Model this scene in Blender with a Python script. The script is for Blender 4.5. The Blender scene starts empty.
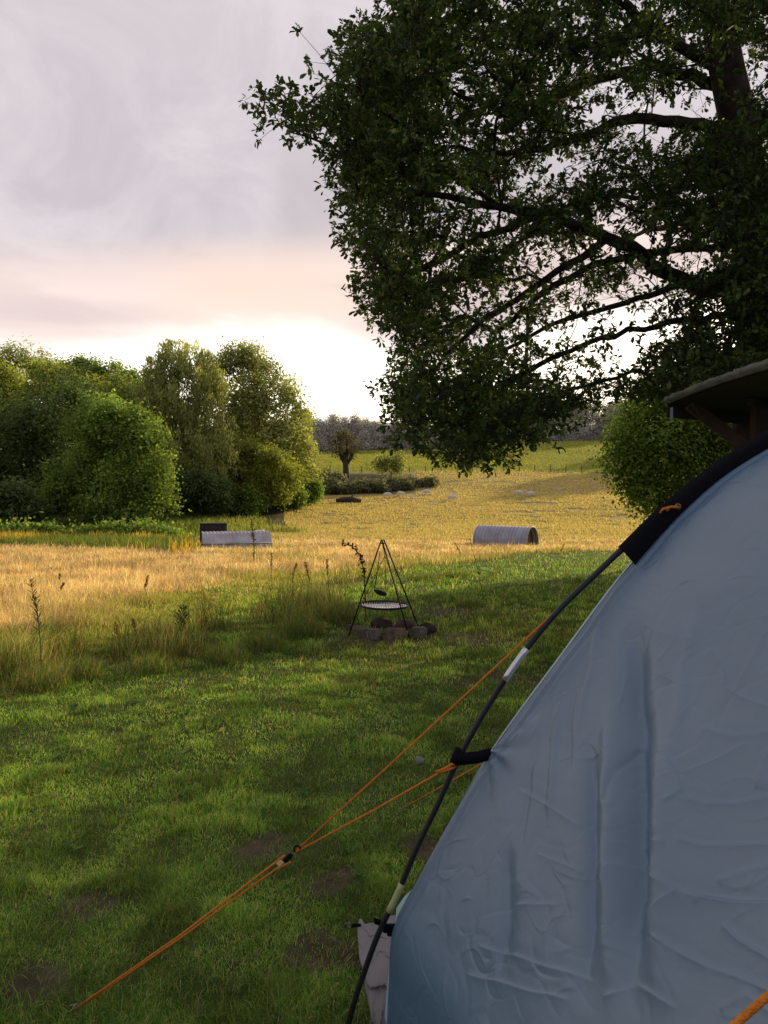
import bpy, bmesh, math
import numpy as np
from mathutils import Vector

R = np.random.default_rng(7)
PI = math.pi
scene = bpy.context.scene
COL = scene.collection

# ------------------------------------------------------------------ camera
F = 769.0
EYE = np.array([0.0, 0.0, 1.65])
TP = 34.0 / 769.0
PITCH = math.atan(TP)
FWD = np.array([0.0, math.cos(PITCH), -math.sin(PITCH)])
UP = np.array([0.0, math.sin(PITCH), math.cos(PITCH)])
cam = bpy.data.cameras.new('camera')
cam.sensor_fit = 'VERTICAL'
cam.sensor_height = 36.0
cam.lens = 36.0 * F / 1024.0
cam.clip_start = 0.05
cam.clip_end = 4000.0
camo = bpy.data.objects.new('camera', cam)
COL.objects.link(camo)
camo.location = EYE
camo.rotation_euler = (PI / 2 - PITCH, 0, 0)
scene.camera = camo

SUN_AZ = math.radians(37.0)
SUN_EL = math.radians(15.0)


def ray(u, v):
    return FWD + np.array([(u - 384.0) / F, 0, 0]) + UP * ((512.0 - v) / F)


def at(u, v, y):
    """world point seen at that place of the photo, y metres ahead"""
    d = ray(u, v)
    return EYE + d * (y / d[1])


def project(p):
    d = p - EYE
    z = d @ FWD
    return 384 + F * d[..., 0] / z, 512 - F * (d @ UP) / z


# ------------------------------------------------------------------ noise
_T = np.random.default_rng(3).random((256, 256))


def vnoise(x, y):
    xi = np.floor(x).astype(int)
    yi = np.floor(y).astype(int)
    fx = x - xi
    fy = y - yi
    fx = fx * fx * (3 - 2 * fx)
    fy = fy * fy * (3 - 2 * fy)
    a = _T[xi & 255, yi & 255]
    b = _T[(xi + 1) & 255, yi & 255]
    c = _T[xi & 255, (yi + 1) & 255]
    d = _T[(xi + 1) & 255, (yi + 1) & 255]
    return (a * (1 - fx) + b * fx) * (1 - fy) + (c * (1 - fx) + d * fx) * fy


def fbm(x, y, octv=4):
    s = 0.0
    a = 0.5
    t = 0.0
    for i in range(octv):
        s = s + a * vnoise(x * 2 ** i + 17.3 * i, y * 2 ** i + 5.1 * i)
        t += a
        a *= 0.5
    return s / t


def sstep(a, b, x):
    t = np.clip((x - a) / (b - a), 0, 1)
    return t * t * (3 - 2 * t)


def lerp(a, b, t):
    t = np.asarray(t)[..., None]
    return np.asarray(a) * (1 - t) + np.asarray(b) * t


# ------------------------------------------------------------------ terrain
_yg = np.arange(-40, 1200, 1.0)


def _prof(kn):
    ky = [k[0] for k in kn]
    kz = [k[1] for k in kn]
    z = np.interp(_yg, ky, kz)
    ker = np.hanning(17)
    ker /= ker.sum()
    zp = np.pad(z, 8, mode='edge')
    return np.convolve(zp, ker, 'valid')


_PC = _prof([(-40, 0.8), (0, 0), (55, -2.75), (70, -2.75), (100, -1.0), (112, 0.2), (125, 2.4), (220, 9.3), (300, 10.6), (600, 6), (1200, -4)])
_PR = _prof([(-40, 0.8), (0, 0), (55, -2.75), (70, -2.3), (100, -0.2), (130, 2.8), (220, 12.0), (300, 15), (600, 10), (1200, -4)])
_PL = _prof([(-40, 0.8), (0, 0), (55, -2.7), (70, -2.4), (100, -0.4), (125, 2.9), (220, 10.0), (300, 11), (600, 6), (1200, -4)])


def H(x, y):
    x = np.asarray(x, float)
    y = np.asarray(y, float)
    t = x / np.maximum(y, 15)
    wr = sstep(-0.02, 0.22, t)
    wl = sstep(-0.08, -0.3, t)
    z = np.interp(y, _yg, _PC) * (1 - wr - wl) + np.interp(y, _yg, _PR) * wr + np.interp(y, _yg, _PL) * wl
    near = np.clip(1 - np.abs(y) / 60, 0.15, 1)
    z = z + (fbm(x * 0.45 + 40, y * 0.45 + 40, 3) - 0.5) * 0.16 * near
    z = z + (fbm(x * 2.1 + 9, y * 2.1 + 70, 2) - 0.5) * 0.055 * near
    z = z - 0.10 * np.exp(-((x - 0.25) / 0.75) ** 2 - ((y - 2.25) / 0.55) ** 2)
    z = z + (fbm(x * 0.05 + 9, y * 0.05 + 7, 2) - 0.5) * 0.9 * sstep(40, 90, y)
    return z


def h1(x, y):
    return float(H(np.array([x]), np.array([y]))[0])


# mown / unmown boundary of the camping pitch
BND = np.array([(-12, -6), (-8, 0), (-4.9, 5.0), (-3.55, 7.3), (-2.75, 8.3), (-1.65, 9.3), (-0.95, 12.0), (-0.75, 15), (0.3, 20),
                (1.7, 25), (6, 33), (15, 36), (40, 37)], float)


def dmeadow(x, y):
    """signed distance to the mown edge, positive out in the meadow"""
    x = np.asarray(x, float)
    y = np.asarray(y, float)
    best = np.full(x.shape, 1e9)
    for (ax, ay), (bx, by) in zip(BND[:-1], BND[1:]):
        dx, dy = bx - ax, by - ay
        t = np.clip(((x - ax) * dx + (y - ay) * dy) / (dx * dx + dy * dy), 0, 1)
        d = np.hypot(x - ax - t * dx, y - ay - t * dy)
        best = np.minimum(best, d)
    xb = np.interp(y, BND[:, 1], BND[:, 0])
    sgn = np.where((x < xb) | (y > 37), 1.0, -1.0)
    return best * sgn + (fbm(x * 0.9 + 3, y * 0.9 + 8, 3) - 0.5) * 0.9 + (fbm(x * 0.3 + 3, y * 0.16 + 8, 3) - 0.5) * 0.35 * np.clip(y - 12, 0, 30)


def gnd(u, v):
    d = ray(u, v)
    for k in range(1, 4000):
        s = 0.5 + k * 0.05 if k < 1000 else 50 + (k - 1000) * 0.15
        p = EYE + d * s
        if p[2] < h1(p[0], p[1]):
            return p
    return p


PATCH = [(gnd(262, 850), 0.20), (gnd(342, 887), 0.13), (gnd(320, 955), 0.15), (gnd(40, 985), 0.15), (gnd(85, 905), 0.15),
         (gnd(470, 640), .75), (gnd(385, 640), 0.6), (gnd(440, 612), .8), (gnd(430, 850), 0.16), (gnd(500, 680), 0.5)]


def soil(x, y):
    m = np.zeros(np.shape(x))
    for p, r in PATCH:
        d = np.hypot((x - p[0]) / r, (y - p[1]) / (r * 0.9))
        m = np.maximum(m, 1 - sstep(0.45, 1.25, d + (fbm(x * 7, y * 7, 4) - 0.5) * 2.4))
    return m * 0.95


# ------------------------------------------------------------------ materials
def newmat(name):
    m = bpy.data.materials.new(name)
    m.use_nodes = True
    nt = m.node_tree
    nt.nodes.clear()
    return m, nt


def N(nt, kind, **kw):
    n = nt.nodes.new(kind)
    for k, v in kw.items():
        setattr(n, k, v)
    return n


def veg_mat(name, trans=0.35, rough=0.55, spec=0.25, noise=0.0):
    m, nt = newmat(name)
    out = N(nt, 'ShaderNodeOutputMaterial')
    at_ = N(nt, 'ShaderNodeAttribute', attribute_name='col')
    pr = N(nt, 'ShaderNodeBsdfPrincipled')
    pr.inputs['Roughness'].default_value = rough
    pr.inputs['Specular IOR Level'].default_value = spec
    tr = N(nt, 'ShaderNodeBsdfTranslucent')
    mx = N(nt, 'ShaderNodeMixShader')
    mx.inputs[0].default_value = trans
    hs = N(nt, 'ShaderNodeMix', data_type='RGBA', blend_type='MULTIPLY')
    hs.inputs[0].default_value = 1.0
    hs.inputs[7].default_value = (1.3, 1.3, 0.6, 1)
    nt.links.new(at_.outputs['Color'], pr.inputs['Base Color'])
    nt.links.new(at_.outputs['Color'], hs.inputs[6])
    nt.links.new(hs.outputs[2], tr.inputs['Color'])
    nt.links.new(pr.outputs[0], mx.inputs[1])
    nt.links.new(tr.outputs[0], mx.inputs[2])
    nt.links.new(mx.outputs[0], out.inputs['Surface'])
    return m


def solid(name, color, rough=0.6, metal=0.0, spec=0.4, nscale=0.0, namt=0.3, color2=None, bump=0.0, bscale=40.0, coat=0.0):
    m, nt = newmat(name)
    out = N(nt, 'ShaderNodeOutputMaterial')
    pr = N(nt, 'ShaderNodeBsdfPrincipled')
    pr.inputs['Roughness'].default_value = rough
    pr.inputs['Metallic'].default_value = metal
    pr.inputs['Specular IOR Level'].default_value = spec
    pr.inputs['Base Color'].default_value = (*color, 1)
    nt.links.new(pr.outputs[0], out.inputs['Surface'])
    tc = N(nt, 'ShaderNodeTexCoord')
    if nscale:
        nz = N(nt, 'ShaderNodeTexNoise')
        nz.inputs['Scale'].default_value = nscale
        nz.inputs['Detail'].default_value = 6
        rp = N(nt, 'ShaderNodeValToRGB')
        c2 = color2 or tuple(c * (1 - namt) for c in color)
        rp.color_ramp.elements[0].position = 0.35
        rp.color_ramp.elements[1].position = 0.68
        rp.color_ramp.elements[0].color = (*c2, 1)
        rp.color_ramp.elements[1].color = (*color, 1)
        nt.links.new(tc.outputs['Object'], nz.inputs['Vector'])
        nt.links.new(nz.outputs['Fac'], rp.inputs['Fac'])
        nt.links.new(rp.outputs[0], pr.inputs['Base Color'])
    if bump:
        nb = N(nt, 'ShaderNodeTexNoise')
        nb.inputs['Scale'].default_value = bscale
        nb.inputs['Detail'].default_value = 5
        bp = N(nt, 'ShaderNodeBump')
        bp.inputs['Strength'].default_value = bump
        bp.inputs['Distance'].default_value = 0.02
        nt.links.new(tc.outputs['Object'], nb.inputs['Vector'])
        nt.links.new(nb.outputs['Fac'], bp.inputs['Height'])
        nt.links.new(bp.outputs[0], pr.inputs['Normal'])
    return m


M_LEAF = veg_mat('oak_leaf', trans=0.38, rough=0.5, spec=0.3)
M_FAR = veg_mat('far_foliage', trans=0.5, rough=0.7, spec=0.1)
M_GRASS = veg_mat('grass_blade', trans=0.48, rough=0.6, spec=0.2)
M_DRY = veg_mat('dry_grass', trans=0.4, rough=0.7, spec=0.1)
M_BARK = solid('bark', (0.055, 0.045, 0.036), 0.9, spec=0.1, nscale=6, color2=(0.022, 0.018, 0.015), bump=0.8, bscale=18)
M_BARKF = solid('far_bark', (0.09, 0.075, 0.06), 0.9, spec=0.05, nscale=2, color2=(0.05, 0.04, 0.035))


# ------------------------------------------------------------------ mesh helpers
def tag(o, label=None, cat=None, group=None, kind=None):
    if label:
        o['label'] = label
    if cat:
        o['category'] = cat
    if group:
        o['group'] = group
    if kind:
        o['kind'] = kind
    return o


def empty(name, loc, rz=0.0, label=None, cat=None, group=None):
    o = bpy.data.objects.new(name, None)
    COL.objects.link(o)
    o.location = loc
    o.rotation_euler = (0, 0, rz)
    o.empty_display_size = 0.2
    return tag(o, label, cat, group)


def np_mesh(name, verts, quads=None, tris=None, cols=None, mat=None, parent=None, smooth=False):
    me = bpy.data.meshes.new(name)
    verts = np.asarray(verts, np.float32).reshape(-1, 3)
    parts = []
    starts = []
    n = 0
    if quads is not None and len(quads):
        q = np.asarray(quads, np.int32)
        parts.append(q.ravel())
        starts.append(np.arange(len(q)) * 4)
        n = len(q) * 4
    if tris is not None and len(tris):
        t = np.asarray(tris, np.int32)
        parts.append(t.ravel())
        starts.append(n + np.arange(len(t)) * 3)
    loops = np.concatenate(parts).astype(np.int32)
    st = np.concatenate(starts).astype(np.int32)
    me.vertices.add(len(verts))
    me.vertices.foreach_set('co', verts.ravel())
    me.loops.add(len(loops))
    me.loops.foreach_set('vertex_index', loops)
    me.polygons.add(len(st))
    me.polygons.foreach_set('loop_start', st)
    if smooth:
        me.polygons.foreach_set('use_smooth', np.ones(len(st), bool))
    me.update(calc_edges=True)
    if cols is not None:
        a = me.color_attributes.new('col', 'FLOAT_COLOR', 'POINT')
        c = np.ones((len(verts), 4), np.float32)
        c[:, :3] = np.clip(cols, 0.0, 1)
        a.data.foreach_set('color', c.ravel())
    if mat:
        me.materials.append(mat)
    o = bpy.data.objects.new(name, me)
    COL.objects.link(o)
    if parent is not None:
        o.parent = parent
    return o


class Tubes:
    """collects tubes along poly-lines into one mesh"""

    def __init__(self):
        self.v = []
        self.q = []
        self.n = 0

    def add(self, pts, rad, sides=6, cap=True, flat=1.0):
        pts = np.asarray(pts, float)
        k = len(pts)
        rad = np.broadcast_to(np.asarray(rad, float), (k,))
        tan = np.gradient(pts, axis=0)
        tan /= np.maximum(np.linalg.norm(tan, axis=1, keepdims=True), 1e-9)
        ref = np.array([0, 0, 1.0]) if abs(tan[0, 2]) < 0.9 else np.array([1.0, 0, 0])
        a = np.cross(tan, ref)
        bad = np.linalg.norm(a, axis=1) < 0.05
        a[bad] = np.cross(tan[bad], np.array([0.3, 1.0, 0]))
        a /= np.linalg.norm(a, axis=1, keepdims=True)
        b = np.cross(tan, a)
        th = np.arange(sides) * 2 * PI / sides
        ring = pts[:, None] + rad[:, None, None] * (np.cos(th)[None, :, None] * a[:, None] + flat * np.sin(th)[None, :, None] * b[:, None])
        base = self.n
        self.v.append(ring.reshape(-1, 3))
        i = np.arange(k - 1)[:, None] * sides
        j = np.arange(sides)[None]
        j2 = (j + 1) % sides
        q = np.stack([base + i + j, base + i + j2, base + i + sides + j2, base + i + sides + j], -1).reshape(-1, 4)
        self.q.append(q)
        self.n += k * sides
        if cap:
            self.v.append(np.array([pts[0], pts[-1]]))
            c0, c1 = self.n, self.n + 1
            self.n += 2
            for jj in range(0, sides):
                self.q.append(np.array([[c0, base + (jj + 1) % sides, base + jj, base + jj]]))
                e = base + (k - 1) * sides
                self.q.append(np.array([[c1, e + jj, e + (jj + 1) % sides, e + (jj + 1) % sides]]))
        return self

    def build(self, name, mat, parent=None, smooth=True, origin=None):
        v = np.concatenate(self.v)
        if origin is not None:
            v = v - np.asarray(origin)
        q = np.concatenate(self.q)
        deg = q[:, 2] == q[:, 3]
        return np_mesh(name, v, q[~deg], q[deg][:, :3], None, mat, parent, smooth)


class Boxes:
    """collects boxes with slightly broken edges"""

    def __init__(self):
        self.bm = bmesh.new()

    def add(self, c, size, rot=None, bevel=0.0):
        from mathutils import Matrix
        b = bmesh.new()
        bmesh.ops.create_cube(b, size=1.0)
        bmesh.ops.scale(b, vec=size, verts=b.verts)
        if bevel:
            bmesh.ops.bevel(b, geom=list(b.edges), offset=bevel, segments=1, affect='EDGES')
        if rot is not None:
            b.transform(rot.to_4x4())
        b.transform(Matrix.Translation(c))
        me = bpy.data.meshes.new('t')
        b.to_mesh(me)
        b.free()
        self.bm.from_mesh(me)
        bpy.data.meshes.remove(me)
        return self

    def build(self, name, mat, parent=None):
        me = bpy.data.meshes.new(name)
        self.bm.to_mesh(me)
        self.bm.free()
        me.materials.append(mat)
        o = bpy.data.objects.new(name, me)
        COL.objects.link(o)
        if parent is not None:
            o.parent = parent
        return o


def unit(a):
    return a / np.maximum(np.linalg.norm(a, axis=-1, keepdims=True), 1e-9)


def leaves(pos, axis, nrm, length, width, cols, fold=0.25, simple=False):
    """many leaves: each a folded 6-corner blade (or a plain diamond)"""
    n = len(pos)
    axis = unit(axis)
    side = unit(np.cross(axis, nrm))
    up = np.cross(side, axis)
    L = np.broadcast_to(np.asarray(length, float), (n,))[:, None]
    W = np.broadcast_to(np.asarray(width, float), (n,))[:, None]
    if simple:
        v = np.stack([pos - axis * L * 0.5, pos + side * W * 0.5 + axis * L * 0.05, pos + axis * L * 0.5, pos - side * W * 0.5 - axis * L * 0.08], 1)
        q = np.arange(n * 4).reshape(n, 4)
        return v.reshape(-1, 3), q, np.repeat(cols, 4, 0)
    f = up * W * fold
    v = np.stack([pos, pos + axis * L * .35 + side * W * .38 + f * .8, pos + axis * L * .72 + side * W * .5 + f, pos + axis * L,
                  pos + axis * L * .72 - side * W * .5 + f, pos + axis * L * .35 - side * W * .38 + f * .8], 1)
    b = np.arange(n)[:, None] * 6
    q = np.concatenate([b + np.array([[0, 1, 2, 3]]), b + np.array([[0, 3, 4, 5]])])
    return v.reshape(-1, 3), q, np.repeat(cols, 6, 0)


def blades(x, y, h, w, lean, cols, tipcol=None, z=None, head=0.0):
    """grass blades as tapered bent strips"""
    n = len(x)
    if z is None:
        z = H(x, y)
    base = np.stack([x, y, z - 0.01], 1)
    th = R.random(n) * 2 * PI
    ld = np.stack([np.cos(th), np.sin(th), np.zeros(n)], 1)
    # face roughly across the view so a blade is seen
    ph = R.normal(0, 0.7, n)
    sd = np.stack([np.cos(ph), np.sin(ph), np.zeros(n)], 1)
    h = h[:, None]
    w = w[:, None]
    lean = lean[:, None]
    m = base + np.array([0, 0, 1.0]) * h * 0.55 + ld * h * lean * 0.3
    t = base + np.array([0, 0, 1.0]) * h * (1 - 0.35 * lean) + ld * h * lean
    hw = 0.8 + head
    v = np.stack([base - sd * w * .5, base + sd * w * .5, m + sd * w * .5 * hw, m - sd * w * .5 * hw, t], 1)
    b = np.arange(n)[:, None] * 5
    q = b + np.array([[0, 1, 2, 3]])
    tr = b + np.array([[3, 2, 4]])
    tc = cols if tipcol is None else tipcol
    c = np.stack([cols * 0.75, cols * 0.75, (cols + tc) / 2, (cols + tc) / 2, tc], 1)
    return v.reshape(-1, 3), q, tr, c.reshape(-1, 3)


def pick(pal, n, wts=None):
    pal = np.array(pal)
    k = R.choice(len(pal), n, p=wts)
    return pal[k] * R.uniform(0.75, 1.25, (n, 1)) * R.uniform(0.93, 1.07, (n, 3))


# ------------------------------------------------------------------ world
w = bpy.data.worlds.new('World')
scene.world = w
w.use_nodes = True
nt = w.node_tree
nt.nodes.clear()
out = N(nt, 'ShaderNodeOutputWorld')
bg = N(nt, 'ShaderNodeBackground')
bg.inputs['Strength'].default_value = 0.1
nt.links.new(bg.outputs[0], out.inputs['Surface'])
sky = N(nt, 'ShaderNodeTexSky', sky_type='NISHITA')
sky.sun_disc = False
sky.sun_elevation = SUN_EL
sky.sun_rotation = SUN_AZ
tc = N(nt, 'ShaderNodeTexCoord')
sp = N(nt, 'ShaderNodeSeparateXYZ')
nt.links.new(tc.outputs['Generated'], sp.inputs[0])


def MA(op, a, b=None, c=None):
    n = N(nt, 'ShaderNodeMath', operation=op)
    for i, x in enumerate((a, b, c)):
        if x is None:
            continue
        if isinstance(x, (int, float)):
            n.inputs[i].default_value = x
        else:
            nt.links.new(x, n.inputs[i])
    return n.outputs[0]


def SM(x, a, b):
    n = N(nt, 'ShaderNodeMapRange', interpolation_type='SMOOTHSTEP')
    nt.links.new(x, n.inputs[0])
    n.inputs[1].default_value = a
    n.inputs[2].default_value = b
    return n.outputs[0]


def MIX(f, a, b):
    n = N(nt, 'ShaderNodeMix', data_type='RGBA')
    if isinstance(f, (int, float)):
        n.inputs[0].default_value = f
    else:
        nt.links.new(f, n.inputs[0])
    for i, x in ((6, a), (7, b)):
        if isinstance(x, tuple):
            n.inputs[i].default_value = (*x, 1)
        else:
            nt.links.new(x, n.inputs[i])
    return n.outputs[2]


el = MA('MULTIPLY', MA('ARCSINE', sp.outputs[2]), 180 / PI)
az = MA('MULTIPLY', MA('ARCTAN2', sp.outputs[0], sp.outputs[1]), 180 / PI)


def NZ(sx, sy, ox, detail=5, dist=0.0, rough=0.55):
    cb = N(nt, 'ShaderNodeCombineXYZ')
    nt.links.new(MA('MULTIPLY', az, sx), cb.inputs[0])
    nt.links.new(MA('MULTIPLY', el, sy), cb.inputs[1])
    cb.inputs[2].default_value = ox
    n = N(nt, 'ShaderNodeTexNoise')
    n.inputs['Scale'].default_value = 1.0
    n.inputs['Detail'].default_value = detail
    n.inputs['Distortion'].default_value = dist
    n.inputs['Roughness'].default_value = rough
    nt.links.new(cb.outputs[0], n.inputs['Vector'])
    return n.outputs['Fac']


n1 = NZ(0.07, 0.10, 3.1, 8, 0.9, 0.62)
n2 = NZ(0.05, 0.22, 8.4, 5, 0.4)
n3 = NZ(0.045, 0.10, 5.0, 6, 0.3)
n4 = NZ(0.025, 0.04, 21.0, 3)
cloud = MIX(SM(n1, 0.3, 0.7), (6.2, 5.7, 6.1), (8.0, 7.3, 7.65))
cloud = MIX(MA('MULTIPLY', SM(n4, 0.5, 0.68), 0.5), cloud, (5.9, 5.7, 6.5))
# paler overhead
cloud = MIX(MA('MULTIPLY', SM(el, 22, 38), 0.55), cloud, (7.4, 6.9, 7.1))
# a darker shaft of rain cloud beside the glow
wob_ = MA('MULTIPLY', MA('SUBTRACT', n3, 0.5), 10.0)
dk = MA('MULTIPLY', MA('MULTIPLY', SM(MA('ADD', az, wob_), -8.5, -6.0), MA('MULTIPLY', SM(el, 26, 20), SM(el, 8, 13))), 0.6)
cloud = MIX(dk, cloud, (5.6, 5.1, 5.3))
front = MA('MULTIPLY', SM(az, -85, -30), SM(az, 110, 60))
# warm streaks above the bright gap
tilt = MA('ADD', el, MA('MULTIPLY', az, -0.10))
band = MA('MULTIPLY', SM(tilt, 9.0, 12.5), SM(tilt, 19, 14.0))
streak = MA('MULTIPLY', band, SM(n2, 0.42, 0.60))
cloud = MIX(MA('MULTIPLY', MA('MULTIPLY', band, 0.7), front), cloud, (8.4, 6.5, 6.1))
cloud = MIX(MA('MULTIPLY', MA('MULTIPLY', streak, 0.8), front), cloud, (10.8, 9.0, 8.3))
mv = MA('MULTIPLY', MA('MULTIPLY', SM(el, 9.2, 10.6), SM(el, 12.6, 11.2)), SM(az, -9, -15))
cloud = MIX(MA('MULTIPLY', mv, 0.55), cloud, (7.3, 6.1, 6.3))
pch = MA('MULTIPLY', MA('MULTIPLY', SM(el, 9.0, 12.0), SM(el, 17.5, 13.0)), MA('MULTIPLY', SM(az, -20, -10), SM(az, 2, -7)))
cloud = MIX(MA('MULTIPLY', MA('MULTIPLY', pch, SM(n2, .3, .6)), 0.9), cloud, (10.6, 8.0, 6.7))
# clear gap under the cloud, white with sunset light
e0 = MA('ADD', MA('ADD', 8.0, MA('MULTIPLY', SM(az, -25, -15), 2.6)), MA('ADD', MA('MULTIPLY', SM(az, -6, 2), -2.2), MA('MULTIPLY', SM(az, 5, 14), 3.2)))
ev = MA('ADD', MA('SUBTRACT', el, e0), MA('ADD', MA('MULTIPLY', MA('SUBTRACT', n3, 0.5), 8.0), MA('MULTIPLY', MA('SUBTRACT', n2, 0.5), 5.0)))
gap = MA('MULTIPLY', SM(ev, 2.0, -2.0), front)
halo = MA('MULTIPLY', MA('MULTIPLY', SM(ev, 4.5, 0.0), SM(az, -40, -12)), MA('MULTIPLY', front, 0.6))
cloud = MIX(halo, cloud, (11.0, 9.3, 8.4))
gl = MA('MULTIPLY', SM(az, -40, -5), SM(el, 16, 4))
gapc = MIX(gl, (11.5, 10.2, 9.2), (17.0, 14.8, 12.2))
addn = N(nt, 'ShaderNodeMix', data_type='RGBA', blend_type='ADD')
addn.inputs[0].default_value = 0.6
nt.links.new(gapc, addn.inputs[6])
nt.links.new(sky.outputs[0], addn.inputs[7])
# cloud behind and high overhead, out of view, dulled to lower the ambient light
away = MA('MAXIMUM', SM(MA('ABSOLUTE', az), 75, 140), SM(el, 42, 70))
cloud = MIX(MA('MULTIPLY', away, 0.6), cloud, (4.3, 4.2, 4.7))
final = MIX(gap, cloud, addn.outputs[2])
nt.links.new(final, bg.inputs['Color'])

sun = bpy.data.lights.new('sun', 'SUN')
sun.energy = 5.0
sun.angle = math.radians(0.6)
sun.color = (1.0, 0.80, 0.54)
suno = bpy.data.objects.new('sun', sun)
COL.objects.link(suno)
sdir = Vector((math.sin(SUN_AZ) * math.cos(SUN_EL), math.cos(SUN_AZ) * math.cos(SUN_EL), math.sin(SUN_EL)))
suno.rotation_euler = sdir.to_track_quat('Z', 'Y').to_euler()
suno.location = (30, 40, 20)

# ------------------------------------------------------------------ ground
def zone_color(x, y):
    n = fbm(x * 1.3, y * 1.3, 4)
    n2_ = fbm(x * 0.12 + 50, y * 0.12, 4)
    lawn = lerp((0.040, 0.060, 0.016), (0.080, 0.100, 0.030), n)
    sl = lerp((0.050, 0.038, 0.024), (0.15, 0.115, 0.08), fbm(x * 7, y * 7, 3))
    lawn = lerp(lawn, sl, soil(x, y))
    d = dmeadow(x, y)
    gold = lerp((0.24, 0.17, 0.075), (0.38, 0.27, 0.12), fbm(x * .3, y * .3, 4))
    gold = lerp(gold, (0.20, 0.20, 0.05), sstep(0.5, 0.75, n2_) * 0.7)
    hill = lerp((0.33, 0.26, 0.11), (0.48, 0.37, 0.18), fbm(x * 0.25, y * 0.55, 5))
    hill = lerp(hill, (0.20, 0.20, 0.055), sstep(0.45, 0.7, n2_) * 0.6)
    c = lerp(lawn, (0.10, 0.10, 0.03), sstep(-0.3, 0.3, d))
    c = lerp(c, gold, sstep(2.2, 3.6, d))
    c = lerp(c, hill, sstep(50, 60, y))
    t = x / np.maximum(y, 10)
    # rank green strip at the wood's edge
    rank = sstep(30, 39, y + 30 * (t + 0.25)) * sstep(-0.225, -0.27, t) * sstep(70, 62, y) * sstep(25, 30, y)
    c = lerp(c, (0.055, 0.075, 0.025), rank)
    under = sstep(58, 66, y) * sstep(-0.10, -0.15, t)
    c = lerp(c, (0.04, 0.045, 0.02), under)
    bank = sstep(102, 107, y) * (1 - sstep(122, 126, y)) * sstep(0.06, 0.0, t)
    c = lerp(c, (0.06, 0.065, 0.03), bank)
    gf = lerp((0.20, 0.24, 0.04), (0.30, 0.29, 0.06), fbm(x * .08, y * .2, 4))
    c = lerp(c, gf, sstep(124, 128, y))
    c = lerp(c, (0.05, 0.055, 0.03), sstep(222, 230, y))
    return c


ys = [-30, -20, -12, -7, -4, -2]
y = -1.0
while y < 900:
    ys.append(y)
    y += max(0.06, 0.018 * abs(y)) if y > 0.8 else 0.2
ys.append(1150)
ys = np.array(ys)
ts = np.concatenate([-np.geomspace(6, 0.75, 22)[:-1], np.linspace(-0.75, 0.75, 190), np.geomspace(0.75, 6, 22)[1:]])
TT, YY = np.meshgrid(ts, ys)
XX = TT * np.maximum(np.abs(YY), 5.0)
ZZ = H(XX, YY)
nv = len(ts)
i = np.arange(len(ys) - 1)[:, None] * nv
j = np.arange(nv - 1)[None]
q = np.stack([i + j, i + j + 1, i + nv + j + 1, i + nv + j], -1).reshape(-1, 4)
gm, gnt = newmat('ground')
o_ = N(gnt, 'ShaderNodeOutputMaterial')
p_ = N(gnt, 'ShaderNodeBsdfPrincipled')
p_.inputs['Roughness'].default_value = 0.95
p_.inputs['Specular IOR Level'].default_value = 0.05
a_ = N(gnt, 'ShaderNodeAttribute', attribute_name='col')
t_ = N(gnt, 'ShaderNodeTexCoord')
z_ = N(gnt, 'ShaderNodeTexNoise')
z_.inputs['Scale'].default_value = 9
z_.inputs['Detail'].default_value = 8
r_ = N(gnt, 'ShaderNodeMapRange')
r_.inputs[1].default_value = 0.3
r_.inputs[2].default_value = 0.7
r_.inputs[3].default_value = 0.6
r_.inputs[4].default_value = 1.3
m_ = N(gnt, 'ShaderNodeVectorMath', operation='SCALE')
b_ = N(gnt, 'ShaderNodeBump')
b_.inputs['Strength'].default_value = 0.7
b_.inputs['Distance'].default_value = 0.05
gnt.links.new(t_.outputs['Object'], z_.inputs['Vector'])
gnt.links.new(z_.outputs['Fac'], r_.inputs[0])
gnt.links.new(a_.outputs['Color'], m_.inputs[0])
gnt.links.new(r_.outputs[0], m_.inputs['Scale'])
gnt.links.new(m_.outputs[0], p_.inputs['Base Color'])
gnt.links.new(z_.outputs['Fac'], b_.inputs['Height'])
gnt.links.new(b_.outputs[0], p_.inputs['Normal'])
gnt.links.new(p_.outputs[0], o_.inputs['Surface'])
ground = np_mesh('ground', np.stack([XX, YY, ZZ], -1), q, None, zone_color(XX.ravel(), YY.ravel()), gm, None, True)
tag(ground, kind='structure')


# ------------------------------------------------------------------ grass
def fan(n, y0, y1, t0, t1, power=1.0):
    """points spread evenly over the picture of a flat field"""
    a, b = 1 / y0 ** power, 1 / y1 ** power
    yy = (1 / (a + (b - a) * R.random(n))) ** (1 / power)
    tt = t0 + (t1 - t0) * R.random(n)
    return tt * yy, yy


# lawn of the pitch
x, y = fan(950000, 1.35, 37, -0.90, 0.72, 0.72)
d = dmeadow(x, y)
s = soil(x, y)
cl = fbm(x * 3.2 + 11, y * 3.2, 3)
keep = (d < np.where(y < 17, 3.2, 0.6)) & (R.random(len(x)) > s * 0.86) & (R.random(len(x)) < 0.58 + 0.7 * sstep(0.3, 0.62, cl))
x, y, cl, d = x[keep], y[keep], cl[keep], d[keep]
n = len(x)
big = sstep(0.55, 0.8, cl)
hh = R.uniform(0.022, 0.058, n) * (0.70 + 0.8 * big) * (1 + 1.8 * sstep(3.5, 16, y))
ww = np.maximum(0.0024, y * 0.00085) * R.uniform(0.7, 1.3, n)
pal = [(0.092, 0.195, 0.034), (0.152, 0.272, 0.046), (0.235, 0.335, 0.060), (0.34, 0.32, 0.10), (0.46, 0.38, 0.19)]
c = pick(pal, n, [0.28, 0.32, 0.22, 0.11, 0.07])
dryn = sstep(0.5, 0.72, fbm(x * 0.55 + 31, y * 0.55 + 2, 4))
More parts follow.
